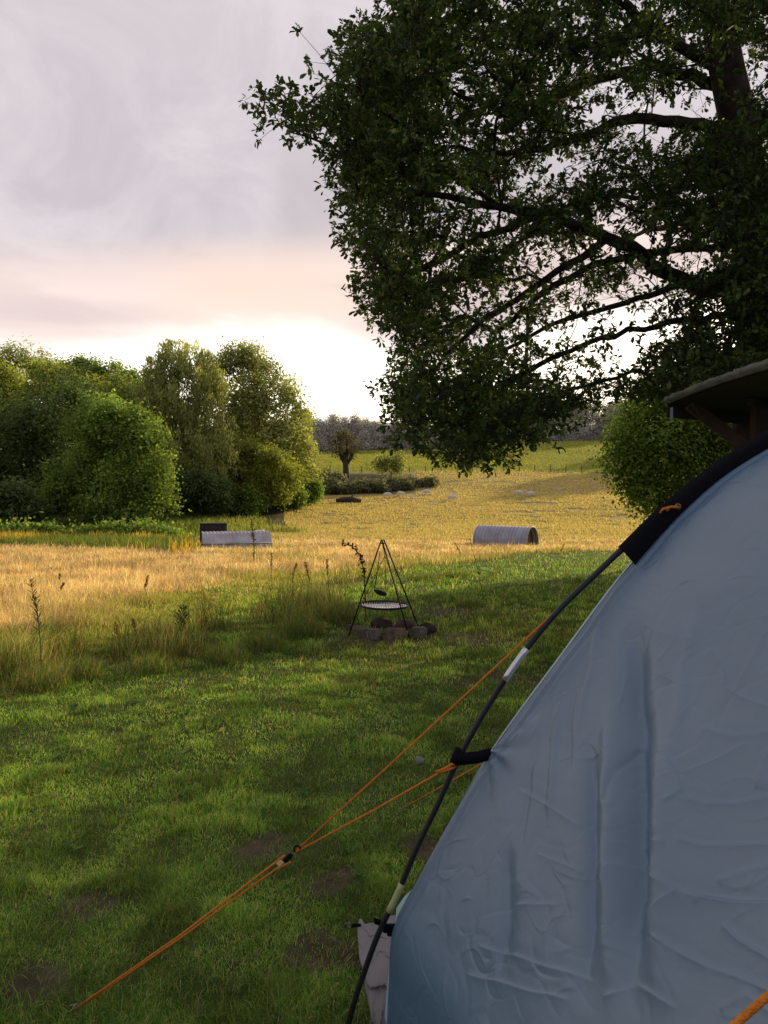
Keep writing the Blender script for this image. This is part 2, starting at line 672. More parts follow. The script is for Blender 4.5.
c = lerp(c, np.array([0.30, 0.25, 0.09]) * R.uniform(.6, 1.2, (n, 1)), dryn * 0.3)
c = c * (0.62 + 0.95 * sstep(.25, .75, fbm(x * 4.5 + 77, y * 4.5, 3)))[:, None]
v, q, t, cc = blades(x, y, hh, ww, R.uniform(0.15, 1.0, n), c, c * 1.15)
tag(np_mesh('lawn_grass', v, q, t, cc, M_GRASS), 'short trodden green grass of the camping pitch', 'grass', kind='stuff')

# ranker tufts in the lawn
TUF = []
for k in range(1900):
    xx, yy = fan(1, 1.5, 20, -0.9, 0.75, 0.9)
    if dmeadow(xx, yy)[0] > 0 or soil(xx, yy)[0] > .4:
        continue
    m = int(R.integers(20, 60))
    rr = R.uniform(0.03, 0.13)
    TUF.append((xx[0] + R.normal(0, rr, m), yy[0] + R.normal(0, rr, m), R.uniform(0.03, 0.10, m) * R.uniform(.6, 1.3)))
x = np.concatenate([a[0] for a in TUF])
y = np.concatenate([a[1] for a in TUF])
hh = np.concatenate([a[2] for a in TUF])
n = len(x)
c = pick([(0.09, 0.20, 0.034), (0.15, 0.27, 0.046), (0.22, 0.31, 0.06)], n)
v, q, t, cc = blades(x, y, hh, np.maximum(0.003, y * 0.0008), R.uniform(0.3, 1.1, n), c, c * 1.2)
tag(np_mesh('grass_tufts', v, q, t, cc, M_GRASS), 'longer green tufts of grass dotted over the lawn', 'grass', kind='stuff')

x, y = fan(9000, 1.4, 20, -0.9, 0.75, 0.9)
k_ = (dmeadow(x, y) < 0)
x, y = x[k_], y[k_]
n = len(x)
c = pick([(0.45, 0.36, 0.20), (0.36, 0.27, 0.14), (0.55, 0.47, 0.30)], n)
v, q, t, cc = blades(x, y, R.uniform(0.012, 0.03, n), np.maximum(.0022, y * .0006), R.uniform(1.5, 4.5, n), c, c, H(x, y) + .025)
tag(np_mesh('loose_straw', v, q, t, cc, M_DRY), 'pale dead stalks lying loose over the lawn', 'straw', kind='stuff')
x, y = fan(420, 1.5, 11, -0.9, 0.7, 0.9)
k_ = (dmeadow(x, y) < 0) & (fbm(x * 1.1 + 60, y * 1.1, 3) > .46)
x, y = np.repeat(x[k_], 7), np.repeat(y[k_], 7)
n = len(x)
a = R.random(n) * 2 * PI
ax_ = np.stack([np.cos(a), np.sin(a), R.uniform(.15, .8, n)], 1)
pos = np.stack([x + R.normal(0, .012, n), y + R.normal(0, .012, n), H(x, y) + .012], 1)
L_ = R.uniform(.03, .085, n)
v, q, cc = leaves(pos, ax_, np.tile([0, 0, 1.0], (n, 1)), L_, L_ * .45, pick([(0.08, 0.17, 0.04), (0.12, 0.22, 0.05)], n))
tag(np_mesh('broadleaf_weeds', v, q, None, cc, M_GRASS), 'low broad leaved plantain and clover growing in the lawn', 'weeds', kind='stuff')

# long uncut strip along the mown edge, dark and tangled
x, y = fan(150000, 5, 37, -0.9, 0.55, 0.6)
d = dmeadow(x, y)
clump = fbm(x * 1.25 + 5, y * 1.25 + 60, 3)
wide = np.interp(y, [5, 9, 13, 18, 25, 37], [1.6, 1.7, 1.9, 1.2, 0.8, 0.8])
keep = (d > -0.15) & (d < wide + 0.3) & (R.random(len(x)) < sstep(0.28, 0.55, clump) * 0.95 + 0.12)
x, y, d, clump, wide = x[keep], y[keep], d[keep], clump[keep], wide[keep]
n = len(x)
env = sstep(-0.3, 0.35, d) * (1 - 0.6 * sstep(0.7, 1.1, d / wide))
tall = np.interp(y, [5, 8, 11, 15, 20, 30], [0.34, 0.40, 0.52, 0.50, 0.34, 0.30])
hh = R.uniform(0.3, 1.25, n) * tall * (0.16 + 1.3 * sstep(0.42, 0.64, clump)) * (0.35 + 0.65 * env)
c = pick([(0.09, 0.15, 0.032), (0.14, 0.20, 0.042), (0.24, 0.22, 0.075), (0.40, 0.30, 0.14), (0.26, 0.16, 0.085)], n, [.25, .25, .2, .2, .10])
c = c * (0.6 + 0.9 * sstep(.3, .7, fbm(x * 2.2 + 7, y * 2.2, 3)))[:, None]
v, q, t, cc = blades(x, y, hh, np.maximum(0.004, y * 0.0007) * R.uniform(.6, 1.3, n), R.uniform(0.15, 0.9, n), c, c * 1.1)
tag(np_mesh('long_grass', v, q, t, cc, M_GRASS), 'dark tangled long grass along the edge of the mown pitch', 'grass', kind='stuff')

TUS = []
for (u, v, r_, h_) in [(40, 690, .30, .42), (80, 680, .22, .36), (10, 672, .3, .45), (150, 672, .25, .3), (225, 662, .28, .34), (265, 650, .28, .36), (300, 636, .35, .5), (335, 622, .34, .5), (318, 606, .4, .5), (190, 655, .25, .26), (440, 600, .3, .22), (470, 606, .3, .2), (425, 580, .5, .28), (455, 577, .5, .26)]:
    p = gnd(u, v)
    m = 520
    rr_ = r_ * np.sqrt(R.random(m))
    aa_ = R.random(m) * 2 * PI
    TUS.append(np.stack([p[0] + rr_ * np.cos(aa_), p[1] + rr_ * np.sin(aa_), h_ * R.uniform(.4, 1.15, m) * (1 - .5 * (rr_ / r_) ** 2)], 1))
TUS = np.concatenate(TUS)
n = len(TUS)
c = pick([(0.085, 0.15, 0.032), (0.13, 0.20, 0.042), (0.26, 0.22, 0.09), (0.34, 0.24, 0.12)], n, [.38, .32, .18, .12])
v, q, t, cc = blades(TUS[:, 0], TUS[:, 1], TUS[:, 2], np.maximum(.004, TUS[:, 1] * .0007), R.uniform(.1, 1.0, n), c, c * 1.1)
tag(np_mesh('tussock_grass', v, q, t, cc, M_GRASS), 'rank tussocks of long grass along the mown edge and behind the tripod', 'grass', kind='stuff')

# flattened bright strip and golden meadow
x, y = fan(600000, 6, 72, -0.72, 0.66, 0.55)
d = dmeadow(x, y)
t_ = x / np.maximum(y, 10)
rank = sstep(30, 39, y + 30 * (t_ + 0.25)) * sstep(-0.225, -0.27, t_) * sstep(25, 30, y)
wide = np.interp(y, [5, 9, 13, 18, 25, 37], [1.6, 1.7, 1.9, 1.2, 0.8, 0.8])
keep = (d > wide - 0.2) & (R.random(len(x)) > rank * 1.2) & (R.random(len(x)) > sstep(50, 72, y)) & ~((y > 58) & (t_ < -0.13))
x, y, d, wide = x[keep], y[keep], d[keep], wide[keep]
n = len(x)
path = 1 - sstep(0.9, 2.2, d - wide - (fbm(x * .8 + 9, y * .8, 3) - .5) * 2.0) * 1.0
path = path * sstep(30, 15, y)
pn = fbm(x * 0.35 + 80, y * 0.35, 4)
green = np.clip(path + sstep(0.52, 0.72, pn) * 0.55 + 0.8 * sstep(2.5, 0.3, d - wide) * sstep(60, 25, y) * (R.random(n) < .7), 0, 1)
c = pick([(0.62, 0.455, 0.27), (0.68, 0.53, 0.34), (0.54, 0.37, 0.23), (0.78, 0.67, 0.47)], n)
c = c * (0.7 + 0.55 * sstep(.3, .7, fbm(x * 1.1 + 7, y * .9, 4)))[:, None]
cg = pick([(0.24, 0.32, 0.055), (0.34, 0.38, 0.08), (0.46, 0.43, 0.15)], n)
c = np.where((R.random(n) < green * 0.85)[:, None], cg, c)
far_ = sstep(38, 66, y)
hh = R.uniform(0.12, 0.34, n) * np.where(R.random(n) < .06, 1.6, 1.0) * (1 - 0.72 * path) * (1 - 0.65 * far_) * (0.6 + 0.8 * fbm(x * .6, y * .6, 3))
tip = c * np.array([1.1, 1.0, 0.95])
v, q, t, cc = blades(x, y, hh, np.maximum(0.0035, y * 0.00062) * R.uniform(.6, 1.4, n), R.uniform(0.05, 0.85, n), c, tip, head=0.3)
tag(np_mesh('meadow_grass', v, q, t, cc, M_DRY), 'ripe golden hay meadow beyond the camping pitch', 'grass', kind='stuff')

# grazed tussocky hillside
x, y = fan(260000, 52, 128, -0.32, 0.66, 0.2)
t_ = x / y
keep = ~((y > 60) & (t_ < -0.13)) & ~((y > 103) & (t_ < 0.04)) & (fbm(x * .55, y * .8, 3) > 0.36)
x, y = x[keep], y[keep]
n = len(x)
c = pick([(0.60, 0.46, 0.22), (0.52, 0.42, 0.18), (0.40, 0.38, 0.13), (0.68, 0.55, 0.31)], n, [.36, .28, .18, .18])
v, q, t, cc = blades(x, y, R.uniform(0.10, 0.32, n), y * 0.0008 * R.uniform(.6, 1.5, n), R.uniform(0.2, 0.9, n), c, c * 1.1)
tag(np_mesh('hill_grass', v, q, t, cc, M_DRY), 'dry tussocky grass over the grazed hillside', 'grass', kind='stuff')

# far pasture texture
x, y = fan(50000, 127, 225, -0.3, 0.5, 0.3)
n = len(x)
c = pick([(0.22, 0.26, 0.045), (0.28, 0.29, 0.06), (0.33, 0.30, 0.08)], n)
v, q, t, cc = blades(x, y, R.uniform(0.1, 0.3, n), y * 0.0012, R.uniform(0.2, 0.9, n), c, c * 1.1)
tag(np_mesh('pasture_grass', v, q, t, cc, M_GRASS), 'bright green pasture rising beyond the fence', 'grass', kind='stuff')

# rank growth, nettles and reeds under the wood
x, y = fan(120000, 28, 72, -0.66, -0.10, 0.3)
t_ = x / y
rank = sstep(30, 37, y + 30 * (t_ + 0.25)) * np.maximum(sstep(-0.235, -0.28, t_), sstep(54, 64, y + (fbm(x * .3, y * .3, 3) - .5) * 16) * sstep(-.10, -.2, t_ + (fbm(x * .2 + 9, y * .2, 3) - .5) * .15))
keep = (R.random(len(x)) < rank) & (fbm(x * .5, y * .5, 3) > 0.36)
x, y, t_ = x[keep], y[keep], t_[keep]
n = len(x)
orange = sstep(0.44, 0.56, fbm(x * .28 + 7, y * .28 + 70, 3)) * sstep(50, 42, y) * sstep(-0.2, -0.27, t_)
c = pick([(0.08, 0.125, 0.032), (0.12, 0.165, 0.04), (0.19, 0.21, 0.055)], n)
c = np.where((R.random(n) < .7 * sstep(-.25, -.19, t_))[:, None], pick([(0.30, 0.29, 0.09), (0.24, 0.27, 0.07)], n), c)
c = np.where((R.random(n) < orange)[:, None], pick([(0.52, 0.33, 0.07), (0.46, 0.38, 0.09)], n), c)
v, q, t, cc = blades(x, y, R.uniform(0.25, 0.8, n) * (1 + .3 * orange), y * 0.0010 * R.uniform(.6, 1.5, n), R.uniform(0.05, 0.5, n), c, c * 1.15)
tag(np_mesh('rushes', v, q, t, cc, M_GRASS), 'rank green and orange rushes at the foot of the wood', 'rushes', kind='stuff')

# ------------------------------------------------------------------ trees
class Skeleton:
    def __init__(self):
        self.p = np.zeros((90000, 3))
        self.par = np.full(90000, -1)
        self.rmin = np.zeros(90000)
        self.dir = np.zeros((90000, 3))
        self.cost = np.ones(90000)
        self.n = 0

    def node(self, p, par, rmin=0.0, cost=1.0):
        k = self.n
        self.p[k] = p
        self.par[k] = par
        self.rmin[k] = rmin
        self.cost[k] = cost
        d = p - self.p[par] if par >= 0 else np.array([0, 0, 1.0])
        self.dir[k] = d / max(np.linalg.norm(d), 1e-6)
        self.n += 1
        return k

    def line(self, pts, r0, r1, par=-1, step=0.25, wob=0.0, cost=1.0):
        pts = [np.asarray(p, float) for p in pts]
        if par == 'near':
            par = self.nearest(pts[0], False)
        seg = np.cumsum([0] + [np.linalg.norm(b - a) for a, b in zip(pts[:-1], pts[1:])])
        n = max(2, int(seg[-1] / step))
        P = np.array(pts)
        first = par
        for k in range(0 if par < 0 else 1, n + 1):
            s_ = seg[-1] * k / n
            p = np.array([np.interp(s_, seg, P[:, c]) for c in range(3)]) + R.normal(0, wob, 3)
            par = self.node(p, par, r0 + (r1 - r0) * k / n, cost)
        return par

    def nearest(self, p, directed=True):
        D = p - self.p[:self.n]
        L = np.linalg.norm(D, axis=1)
        if directed:
            cs = np.einsum('ij,ij->i', D, self.dir[:self.n]) / np.maximum(L, 1e-6)
            L = L * (1 + 0.7 * (1 - cs)) * self.cost[:self.n]
        return int(np.argmin(L))

    def grow(self, clumps, step=0.22, droop=0.0):
        root = self.p[0]
        tips = []
        o = [self.nearest(c, False) for c in clumps]
        order = np.argsort([np.linalg.norm(c - self.p[k]) for c, k in zip(clumps, o)])
        for i in order:
            c = clumps[i]
            k = self.nearest(c)
            a = self.p[k]
            D = c - a
            L = np.linalg.norm(D)
            m = max(1, int(L / step))
            mid = (a + c) / 2 + np.array([0, 0, L * 0.12]) + R.normal(0, 0.06 * L, 3) + self.dir[k] * L * 0.12
            for s_ in range(1, m + 1):
                t = s_ / m
                p = (1 - t) ** 2 * a + 2 * t * (1 - t) * mid + t * t * c
                k = self.node(p, k)
            tips.append((i, k))
        return tips

    def radii(self, tips, r0, ex):
        cnt = np.zeros(self.n)
        for _, k in tips:
            cnt[k] += 1
        for k in range(self.n - 1, 0, -1):
            if self.par[k] >= 0:
                cnt[self.par[k]] += cnt[k]
        r = r0 * np.maximum(cnt, 0.5) ** ex
        return np.maximum(r, self.rmin[:self.n])

    def tubes(self, r, sides=6, thin=4):
        T = Tubes()
        kids = [[] for _ in range(self.n)]
        for k in range(self.n):
            if self.par[k] >= 0:
                kids[self.par[k]].append(k)
        main = {}
        for k in range(self.n):
            if kids[k]:
                main[k] = max(kids[k], key=lambda c: r[c])
        for k in range(self.n):
            par = self.par[k]
            if par >= 0 and main.get(par) == k:
                continue
            ch = [k]
            while ch[-1] in main:
                ch.append(main[ch[-1]])
            if par >= 0:
                pts = [self.p[par]] + [self.p[c] for c in ch]
                rr = [r[ch[0]]] + [r[c] for c in ch]
            else:
                pts = [self.p[c] for c in ch]
                rr = [r[c] for c in ch]
            if len(pts) < 2:
                continue
            rr = np.array(rr)
            rr[-1] *= 0.5
            T.add(pts, rr, sides if rr[0] > 0.05 else thin, cap=False)
        return T


def inside(poly, u, v):
    poly = np.asarray(poly, float)
    c = np.zeros(len(u), bool)
    for (x1, y1), (x2, y2) in zip(poly, np.roll(poly, -1, 0)):
        hit = ((y1 > v) != (y2 > v)) & (u < (x2 - x1) * (v - y1) / (y2 - y1 + 1e-9) + x1)
        c ^= hit
    return c


# --- the big oak over the tent
CROWN = [(398, -60), (398, 8), (404, 40), (376, 24), (348, 38), (340, 62), (326, 84), (308, 98), (286, 92), (264, 100), (250, 84), (258, 120),
         (284, 146), (304, 154), (326, 144), (340, 172), (336, 196), (354, 216), (352, 238), (370, 258), (368, 290), (386, 310), (392, 335),
         (408, 352), (404, 372), (394, 386), (396, 412), (404, 432), (424, 444), (434, 466), (456, 478), (482, 472), (506, 462), (526, 440),
         (548, 426), (572, 412), (600, 402), (640, 392), (680, 396), (720, 410), (790, 410), (830, 300), (830, -60)]
HOLES = [(660, 262, 60, 40, .35), (590, 170, 70, 35, .4), (575, 320, 90, 45, .35), (640, 110, 50, 30, .4), (500, 216, 50, 22, .35),
         (452, 395, 22, 14, .3), (560, 380, 60, 22, .4), (650, 330, 70, 34, .15), (610, 250, 45, 25, .3), (700, 285, 40, 18, .3), (318, 110, 16, 40, .6), (700, 90, 45, 40, .3), (430, 235, 60, 30, .6), (520, 285, 40, 25, .4), (480, 340, 40, 25, .5)]
sk = Skeleton()
gz = h1(5.75, 12)


def A(*pts):
    return [at(*p) for p in pts]


sk.line([np.array([5.8, 12, gz - 0.3]), np.array([5.78, 12, gz + 0.4])] + A((760, 330, 12), (750, 200, 12), (740, 130, 12), (725, 60, 12), (712, -20, 12), (700, -150, 12.2), (690, -330, 12.3)), 0.42, 0.14, cost=1.6)
LIMBS = [
    (A((757, 292, 12), (720, 291, 11.6), (690, 284, 11.3), (664, 272, 11), (640, 252, 10.7), (610, 240, 10.4), (580, 226, 10.2), (540, 214, 9.9), (496, 206, 9.6), (440, 196, 9.2), (390, 185, 8.9)), .13, .025),
    (A((742, 136, 12), (700, 124, 11.7), (660, 119, 11.3), (622, 120, 11), (590, 135, 10.6), (540, 150, 10), (490, 155, 9.4), (440, 146, 9)), .10, .02),
    (A((735, 90, 12), (700, 78, 12.3), (650, 66, 12), (600, 78, 11.4), (560, 95, 11), (520, 120, 10.4), (470, 100, 9.8), (420, 70, 9.2)), .10, .02),
    (A((728, 75, 12), (690, 52, 12), (650, 28, 11.4), (610, -10, 10.8), (540, -30, 10), (450, -20, 9)), .09, .02),
    (A((722, 50, 12), (738, 10, 12.4), (750, -60, 13)), .09, .04),
    (A((757, 305, 12), (700, 320, 11.4), (650, 326, 10.9), (600, 338, 10.5), (550, 358, 10.2), (500, 388, 9.8), (460, 420, 9.5)), .06, .012),
    (A((690, 284, 11.3), (640, 298, 10.6), (590, 312, 10.2), (540, 330, 9.8), (490, 356, 9.4), (440, 390, 9.2)), .05, .012),
    (A((760, 345, 12), (700, 362, 11), (660, 379, 10.4), (642, 371, 10.2), (600, 380, 9.8), (550, 396, 9.6), (500, 420, 9.4)), .05, .010),
    (A((610, 240, 10.4), (560, 270, 10), (500, 310, 9.6), (450, 350, 9.2), (420, 390, 9), (404, 425, 8.9)), .055, .012),
    (A((540, 214, 9.9), (480, 240, 9.4), (420, 268, 9), (384, 298, 8.8)), .045, .012),
    (A((496, 206, 9.6), (440, 160, 9.2), (380, 110, 8.9), (340, 74, 8.7)), .045, .012),
    (A((390, 185, 8.9), (345, 155, 8.7), (300, 132, 8.6), (266, 108, 8.5)), .022, .006),
    (A((664, 272, 11), (668, 240, 11.2), (660, 200, 11.4), (630, 170, 11.2), (600, 160, 11)), .05, .015),
    (A((745, 180, 12), (700, 186, 11.4), (650, 196, 11), (600, 196, 10.8), (560, 186, 10.5)), .06, .015),
    (A((748, 240, 12), (700, 250, 12.4), (650, 252, 12.6), (600, 262, 12.6), (545, 290, 12.4), (500, 330, 12)), .06, .015),
]
for pts, a, b in LIMBS:
    sk.line(pts, a, b, 'near', wob=0.018, cost=1.0)
for pts, a, b in [([(5.7, 12, 5), (8, 13.5, 6), (11, 15, 6.6), (13, 16, 6.8)], .13, .03), ([(5.7, 12, 5.6), (5.8, 15, 6.6), (5.5, 18, 7.2)], .12, .03),
                  ([(5.7, 12, 6), (8.2, 10, 7.2), (11, 8, 8)], .12, .03), ([(5.6, 12, 9), (8, 13, 11), (9.5, 13.5, 12.5)], .1, .03),
                  ([(5.5, 12, 9.6), (4, 14, 11.5), (2.5, 15, 12.5)], .1, .03), ([(5.5, 12, 9.4), (3.4, 10.5, 11.5), (1.2, 9.8, 12.5)], .1, .03),
                  ([(5.7, 12, 5.5), (7, 9, 6.6), (7.5, 6.5, 7)], .1, .03), ([(5.5, 12, 10), (6.5, 10, 12), (7, 8.5, 13)], .1, .03)]:
    sk.line([np.array(p, float) for p in pts], a, b, 'near', wob=0.03)

cl_in = []
while len(cl_in) < 4000:
    m = 6000
    u = R.uniform(250, 830, m)
    v = R.uniform(-60, 490, m)
    yd = R.uniform(7.4, 15.0, m)
    ok = inside(CROWN, u, v)
    dens = np.where(u < 440, .78, 0.68)
    dens = np.where((v > 375) & (u < 560), 1.4, dens)
    dens = np.where((v > 395) & (u >= 520), 1.1, dens)
    dens = np.where(((u > 690) & (v > 130)) | ((u > 635) & (v > 345)), 2.5, dens)
    for (cu, cv, ru, rv, dd) in HOLES:
        g = np.exp(-((u - cu) / ru) ** 2 - ((v - cv) / rv) ** 2)
        dens = dens * (1 - g * (1 - dd))
    hn = fbm(u / 17.0, v / 8.5 + 30, 2)
    dens = dens * np.where(u > 430, sstep(0.475, 0.59, hn), sstep(0.25, 0.45, hn))
    ok &= R.random(m) < dens
    for k in np.nonzero(ok)[0]:
        p = at(u[k], v[k], yd[k])
        e = abs((p[0] - 5.7) / 8.6) ** 3 + abs((p[1] - 12) / 7.5) ** 3 + abs((p[2] - 7.6) / 8.0) ** 3
        if u[k] < 345:
            e = 0 if yd[k] < 9.2 else 2
        if e < 1 and not (668 < u[k] < 765 and 40 < v[k] < 130 and yd[k] < 12.4 and R.random() < .8):
            cl_in.append(p)
cl_in = np.array(cl_in[:4000])
cl_out = []
while len(cl_out) < 620:
    p = np.array([5.7, 12, 7.8]) + R.uniform(-1, 1, 3) * np.array([8.4, 7.6, 7.4])
    e = np.linalg.norm((p - np.array([5.7, 12, 7.8])) / np.array([8.4, 7.6, 7.4]))
    if e > 1 or e < 0.45 or p[2] < 3.0:
        continue
    u, v = project(p)
    if -60 < u < 830 and v > -150 and p[1] < 20:
        continue
    cl_out.append(p)
cl_out = np.array(cl_out)
clumps = np.concatenate([cl_in, cl_out])
nin = len(cl_in)
tips = sk.grow(clumps, 0.25)
rad = sk.radii(tips, 0.0036, 0.45)
oak = empty('oak_tree', (5.8, 12, gz), label='huge dark oak tree spreading its leafy boughs over the tent', cat='tree')
sk.tubes(rad, 10, 4).build('trunk', M_BARK, oak, origin=(5.8, 12, gz))
LP, LA, LN, LL, LC = [], [], [], [], []
TW = Tubes()
for i, k in tips:
    c = clumps[i]
    isin = i < nin
    uu, vv = project(c)
    spray = isin and uu < 335
    nr_ = int(R.integers(4, 7)) if isin else 7
    if spray:
        nr_ = 4
    sg = (0.115 if not spray else .09) if isin else 0.33
    dirv = sk.dir[k]
    ros = c + np.clip(R.normal(0, sg * 1.15, (nr_, 3)), -2 * sg, 2 * sg) * np.array([1.25, 1.25, .5]) + dirv * R.uniform(-0.30, 0.2, (nr_, 1))
    tone = R.uniform(0.65, 1.3)
    for r0 in ros:
        if isin:
            mid = (c - dirv * .12 + r0) / 2 + R.normal(0, .02, 3)
            TW.add([c - dirv * .15, mid, r0], [.0035, .0028, .002], 3, cap=False)
        m = int(R.integers(7, 12)) if isin else 7
        out_ = unit(r0 - c + dirv * .08 + np.array([0, 0, .02]))
        LP.append(r0 + R.normal(0, .022 if isin else .10, (m, 3)))
        LA.append(unit(R.normal(0, 1, (m, 3)) + out_ * 1.0) + np.array([0, 0, -0.15]))
        LN.append(np.array([0, 0, 1.0]) + R.normal(0, 0.5, (m, 3)))
        LL.append(R.uniform(0.05, 0.098, m) * (1 if isin else 1.8))
        LC.append(pick([(0.040, 0.072, 0.024), (0.056, 0.092, 0.026), (0.078, 0.112, 0.030), (0.13, 0.17, 0.036)], m, [.34, .32, .24, .10]) * tone)
LP, LA, LN, LL, LC = map(np.concatenate, (LP, LA, LN, LL, LC))
TW.build('twigs', M_BARK, oak, origin=(5.8, 12, gz))
v, q, cc = leaves(LP - np.array([5.8, 12, gz]), LA, LN, LL, LL * 0.46, LC)
np_mesh('crown', v, q, None, cc, M_LEAF, oak)


# --- generic trees
def foliage(lobes, n_cl, per, size, pal, sigma, droop=0.0, shell=0.55, simple=True, wts=None, base_z=None, simple_lobes=False, even=False):
    """lobes: (x,y,z,rx,ry,rz) local; returns clump centres and leaf arrays"""
    lob = np.array(lobes, float)
    if len(lob) < 14 and not simple_lobes:
        sub = [lob]
        for L0 in lob:
            m0 = 11
            d0 = unit(R.normal(0, 1, (m0, 3)))
            d0[:, 1] = -np.abs(d0[:, 1]) * np.where(R.random(m0) < .75, 1, -1)
            f0 = R.uniform(.20, .46, (m0, 1))
            sub.append(np.concatenate([L0[:3] + d0 * L0[3:] * R.uniform(.75, 1.08, (m0, 1)), L0[3:] * f0], 1))
        nb_ = len(lob)
        lob = np.concatenate(sub)
    else:
        nb_ = 0
    vol = (lob[:, 3] * lob[:, 4] * lob[:, 5]) ** (2 / 3)
    vol[:nb_] *= .22
    shell = max(shell, .6) if nb_ else shell
    k = R.choice(len(lob), n_cl, p=vol / vol.sum())
    dv = unit(R.normal(0, 1, (n_cl, 3)))
    rr = R.uniform(shell, 1.0, n_cl) ** 0.7
    rr = rr * (0.82 + 0.36 * vnoise(dv[:, 0] * 2.3 + k * 3.7 + 40, dv[:, 1] * 2.3 + dv[:, 2] * 3.1 + 40))
    c = lob[k, :3] + dv * rr[:, None] * lob[k, 3:]
    if base_z is not None:
        c[:, 2] = np.maximum(c[:, 2], base_z + R.uniform(0, .4, n_cl))
    tone = R.uniform(0.7, 1.25, n_cl) * R.uniform(.7, 1.3, len(lob))[k] * (.72 + .5 * np.clip(dv[:, 2] * .6 + dv[:, 0] * .3 + .35, 0, 1))  # upward and right-facing clumps lighter: sunlight put into the leaf colour
    idx = np.repeat(np.arange(n_cl), per)
    m = len(idx)
    off = R.normal(0, sigma, (m, 3))
    if droop:
        off[:, 2] = -np.abs(R.normal(0, droop, m))
        off[:, :2] *= 0.55
    p = c[idx] + off
    nr = unit(dv[idx] * 1.0 + np.array([0, 0, 0.45]) + R.normal(0, 0.42, (m, 3)))
    ax = np.cross(nr, R.normal(0, 1, (m, 3)))
    if droop:
        ax = np.array([0, 0, -1.0]) + R.normal(0, 0.3, (m, 3))
    L = R.uniform(0.7, 1.4, m) * size
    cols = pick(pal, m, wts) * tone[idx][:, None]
    if even:
        cols = np.array(pal)[0] * (tone[idx][:, None] * .25 + .75) * R.uniform(.92, 1.08, (m, 1))
    return c, leaves(p, ax, nr, L, L * (0.62 if not droop else 0.35), cols, simple=simple)


def tree(name, loc, lobes, label, pal, n_cl, per, size, sigma, trunk_r, trunk_top, cat='tree', group=None, droop=0.0, shell=0.5, simple=True, mat=None, limb_n=60,
         wts=None, trunk_name='trunk', lean=(0, 0), multi=1, base_z=None, rz=0.0):
    root = empty(name, loc, rz, label, cat, group)
    per = int(per * 1.8) if size > .2 else per
    n_cl = int(n_cl * 1.8) if size > .2 else n_cl
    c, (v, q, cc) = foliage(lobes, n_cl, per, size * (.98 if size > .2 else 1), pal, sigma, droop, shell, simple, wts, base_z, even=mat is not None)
    s_ = Skeleton()
    for k in range(multi):
        a = 2 * PI * k / max(multi, 1) + 0.7
        o = np.array([math.cos(a), math.sin(a), 0]) * (0.25 * (multi > 1))
        tp = np.array([lean[0], lean[1], trunk_top]) + o * trunk_top * 0.9
        s_.line([np.array([0, 0, -0.4]) + o, np.array([lean[0] * .3, lean[1] * .3, trunk_top * 0.45]) + o * 2, tp], trunk_r, trunk_r * 0.3, par=-1, step=trunk_top / 10, wob=trunk_r * .25)
    tips = s_.grow(c[R.choice(len(c), min(limb_n, len(c)), replace=False)], step=max(0.35, trunk_top / 12))
    s_.tubes(s_.radii(tips, trunk_r * 0.09, 0.5), 8, 4).build(trunk_name, M_BARKF, root)
    np_mesh('crown', v, q, None, cc, mat or M_FAR, root)
    return root


def gz_at(x, y):
    return (x, y, h1(x, y) - 0.05)


PALM = [(0.161, 0.256, 0.058), (0.208, 0.305, 0.068), (0.265, 0.345, 0.076)]
PALY = [(0.288, 0.338, 0.069), (0.350, 0.375, 0.081), (0.237, 0.275, 0.062)]
PALD = [(0.086, 0.137, 0.055), (0.115, 0.166, 0.061), (0.144, 0.194, 0.064)]
PALB = [(0.271, 0.301, 0.113), (0.332, 0.362, 0.136), (0.391, 0.407, 0.158)]
M_HAZE = veg_mat('haze_tinted_foliage', trans=0.12, rough=0.9, spec=0.0)
PALH = [(0.50, 0.475, 0.43), (0.5, 0.45, 0.44)]  # pale grey leaf colour imitates distance haze


def px(u, v, y):
    p = at(u, v, y)
    return p[0], p[2]


def lobes_px(base, items):
    """items: (u, v, ru, rv, y) ellipses as they stand at y metres; local to base"""
    o = []
    for (u, v, ru, rv, y) in items:
        p = at(u, v, y)
        k = y / F
        o.append((p[0] - base[0], p[1] - base[1], p[2] - base[2], ru * k, min(ru, rv) * k * 0.9, rv * k))
    return o


# the wood on the left
b = gz_at(*(at(118, 520, 64)[:2]))
tree('bush_tree', b, lobes_px(b, [(112, 450, 40, 40, 64), (92, 440, 28, 34, 64.5), (144, 462, 32, 36, 63), (160, 488, 22, 26, 63), (118, 492, 48, 28, 63), (88, 482, 32, 34, 65), (112, 414, 18, 14, 64), (128, 428, 22, 18, 63.5), (66, 470, 16, 26, 64.5), (150, 438, 14, 14, 63)]),
     'dense rounded bushy tree with sunlit right flank at the edge of the wood', PALM, 620, 22, 0.26, 0.40, 0.22, 5.5, shell=0.45, base_z=0.2, multi=2)
b = gz_at(*(at(180, 512, 76)[:2]))
tree('birch_tree', b, lobes_px(b, [(182, 385, 34, 38, 76), (165, 365, 18, 22, 76), (195, 370, 22, 20, 76), (160, 415, 28, 34, 76), (208, 410, 30, 36, 76), (185, 435, 46, 40, 76), (178, 352, 12, 14, 76), (215, 445, 26, 34, 75), (150, 440, 22, 30, 76)]),
     'tall weeping birch with drooping sprays rising from the middle of the wood', PALB, 560, 26, 0.30, 0.32, 0.22, 14.0, droop=1.0, shell=0.5)
b = gz_at(*(at(262, 500, 84)[:2]))
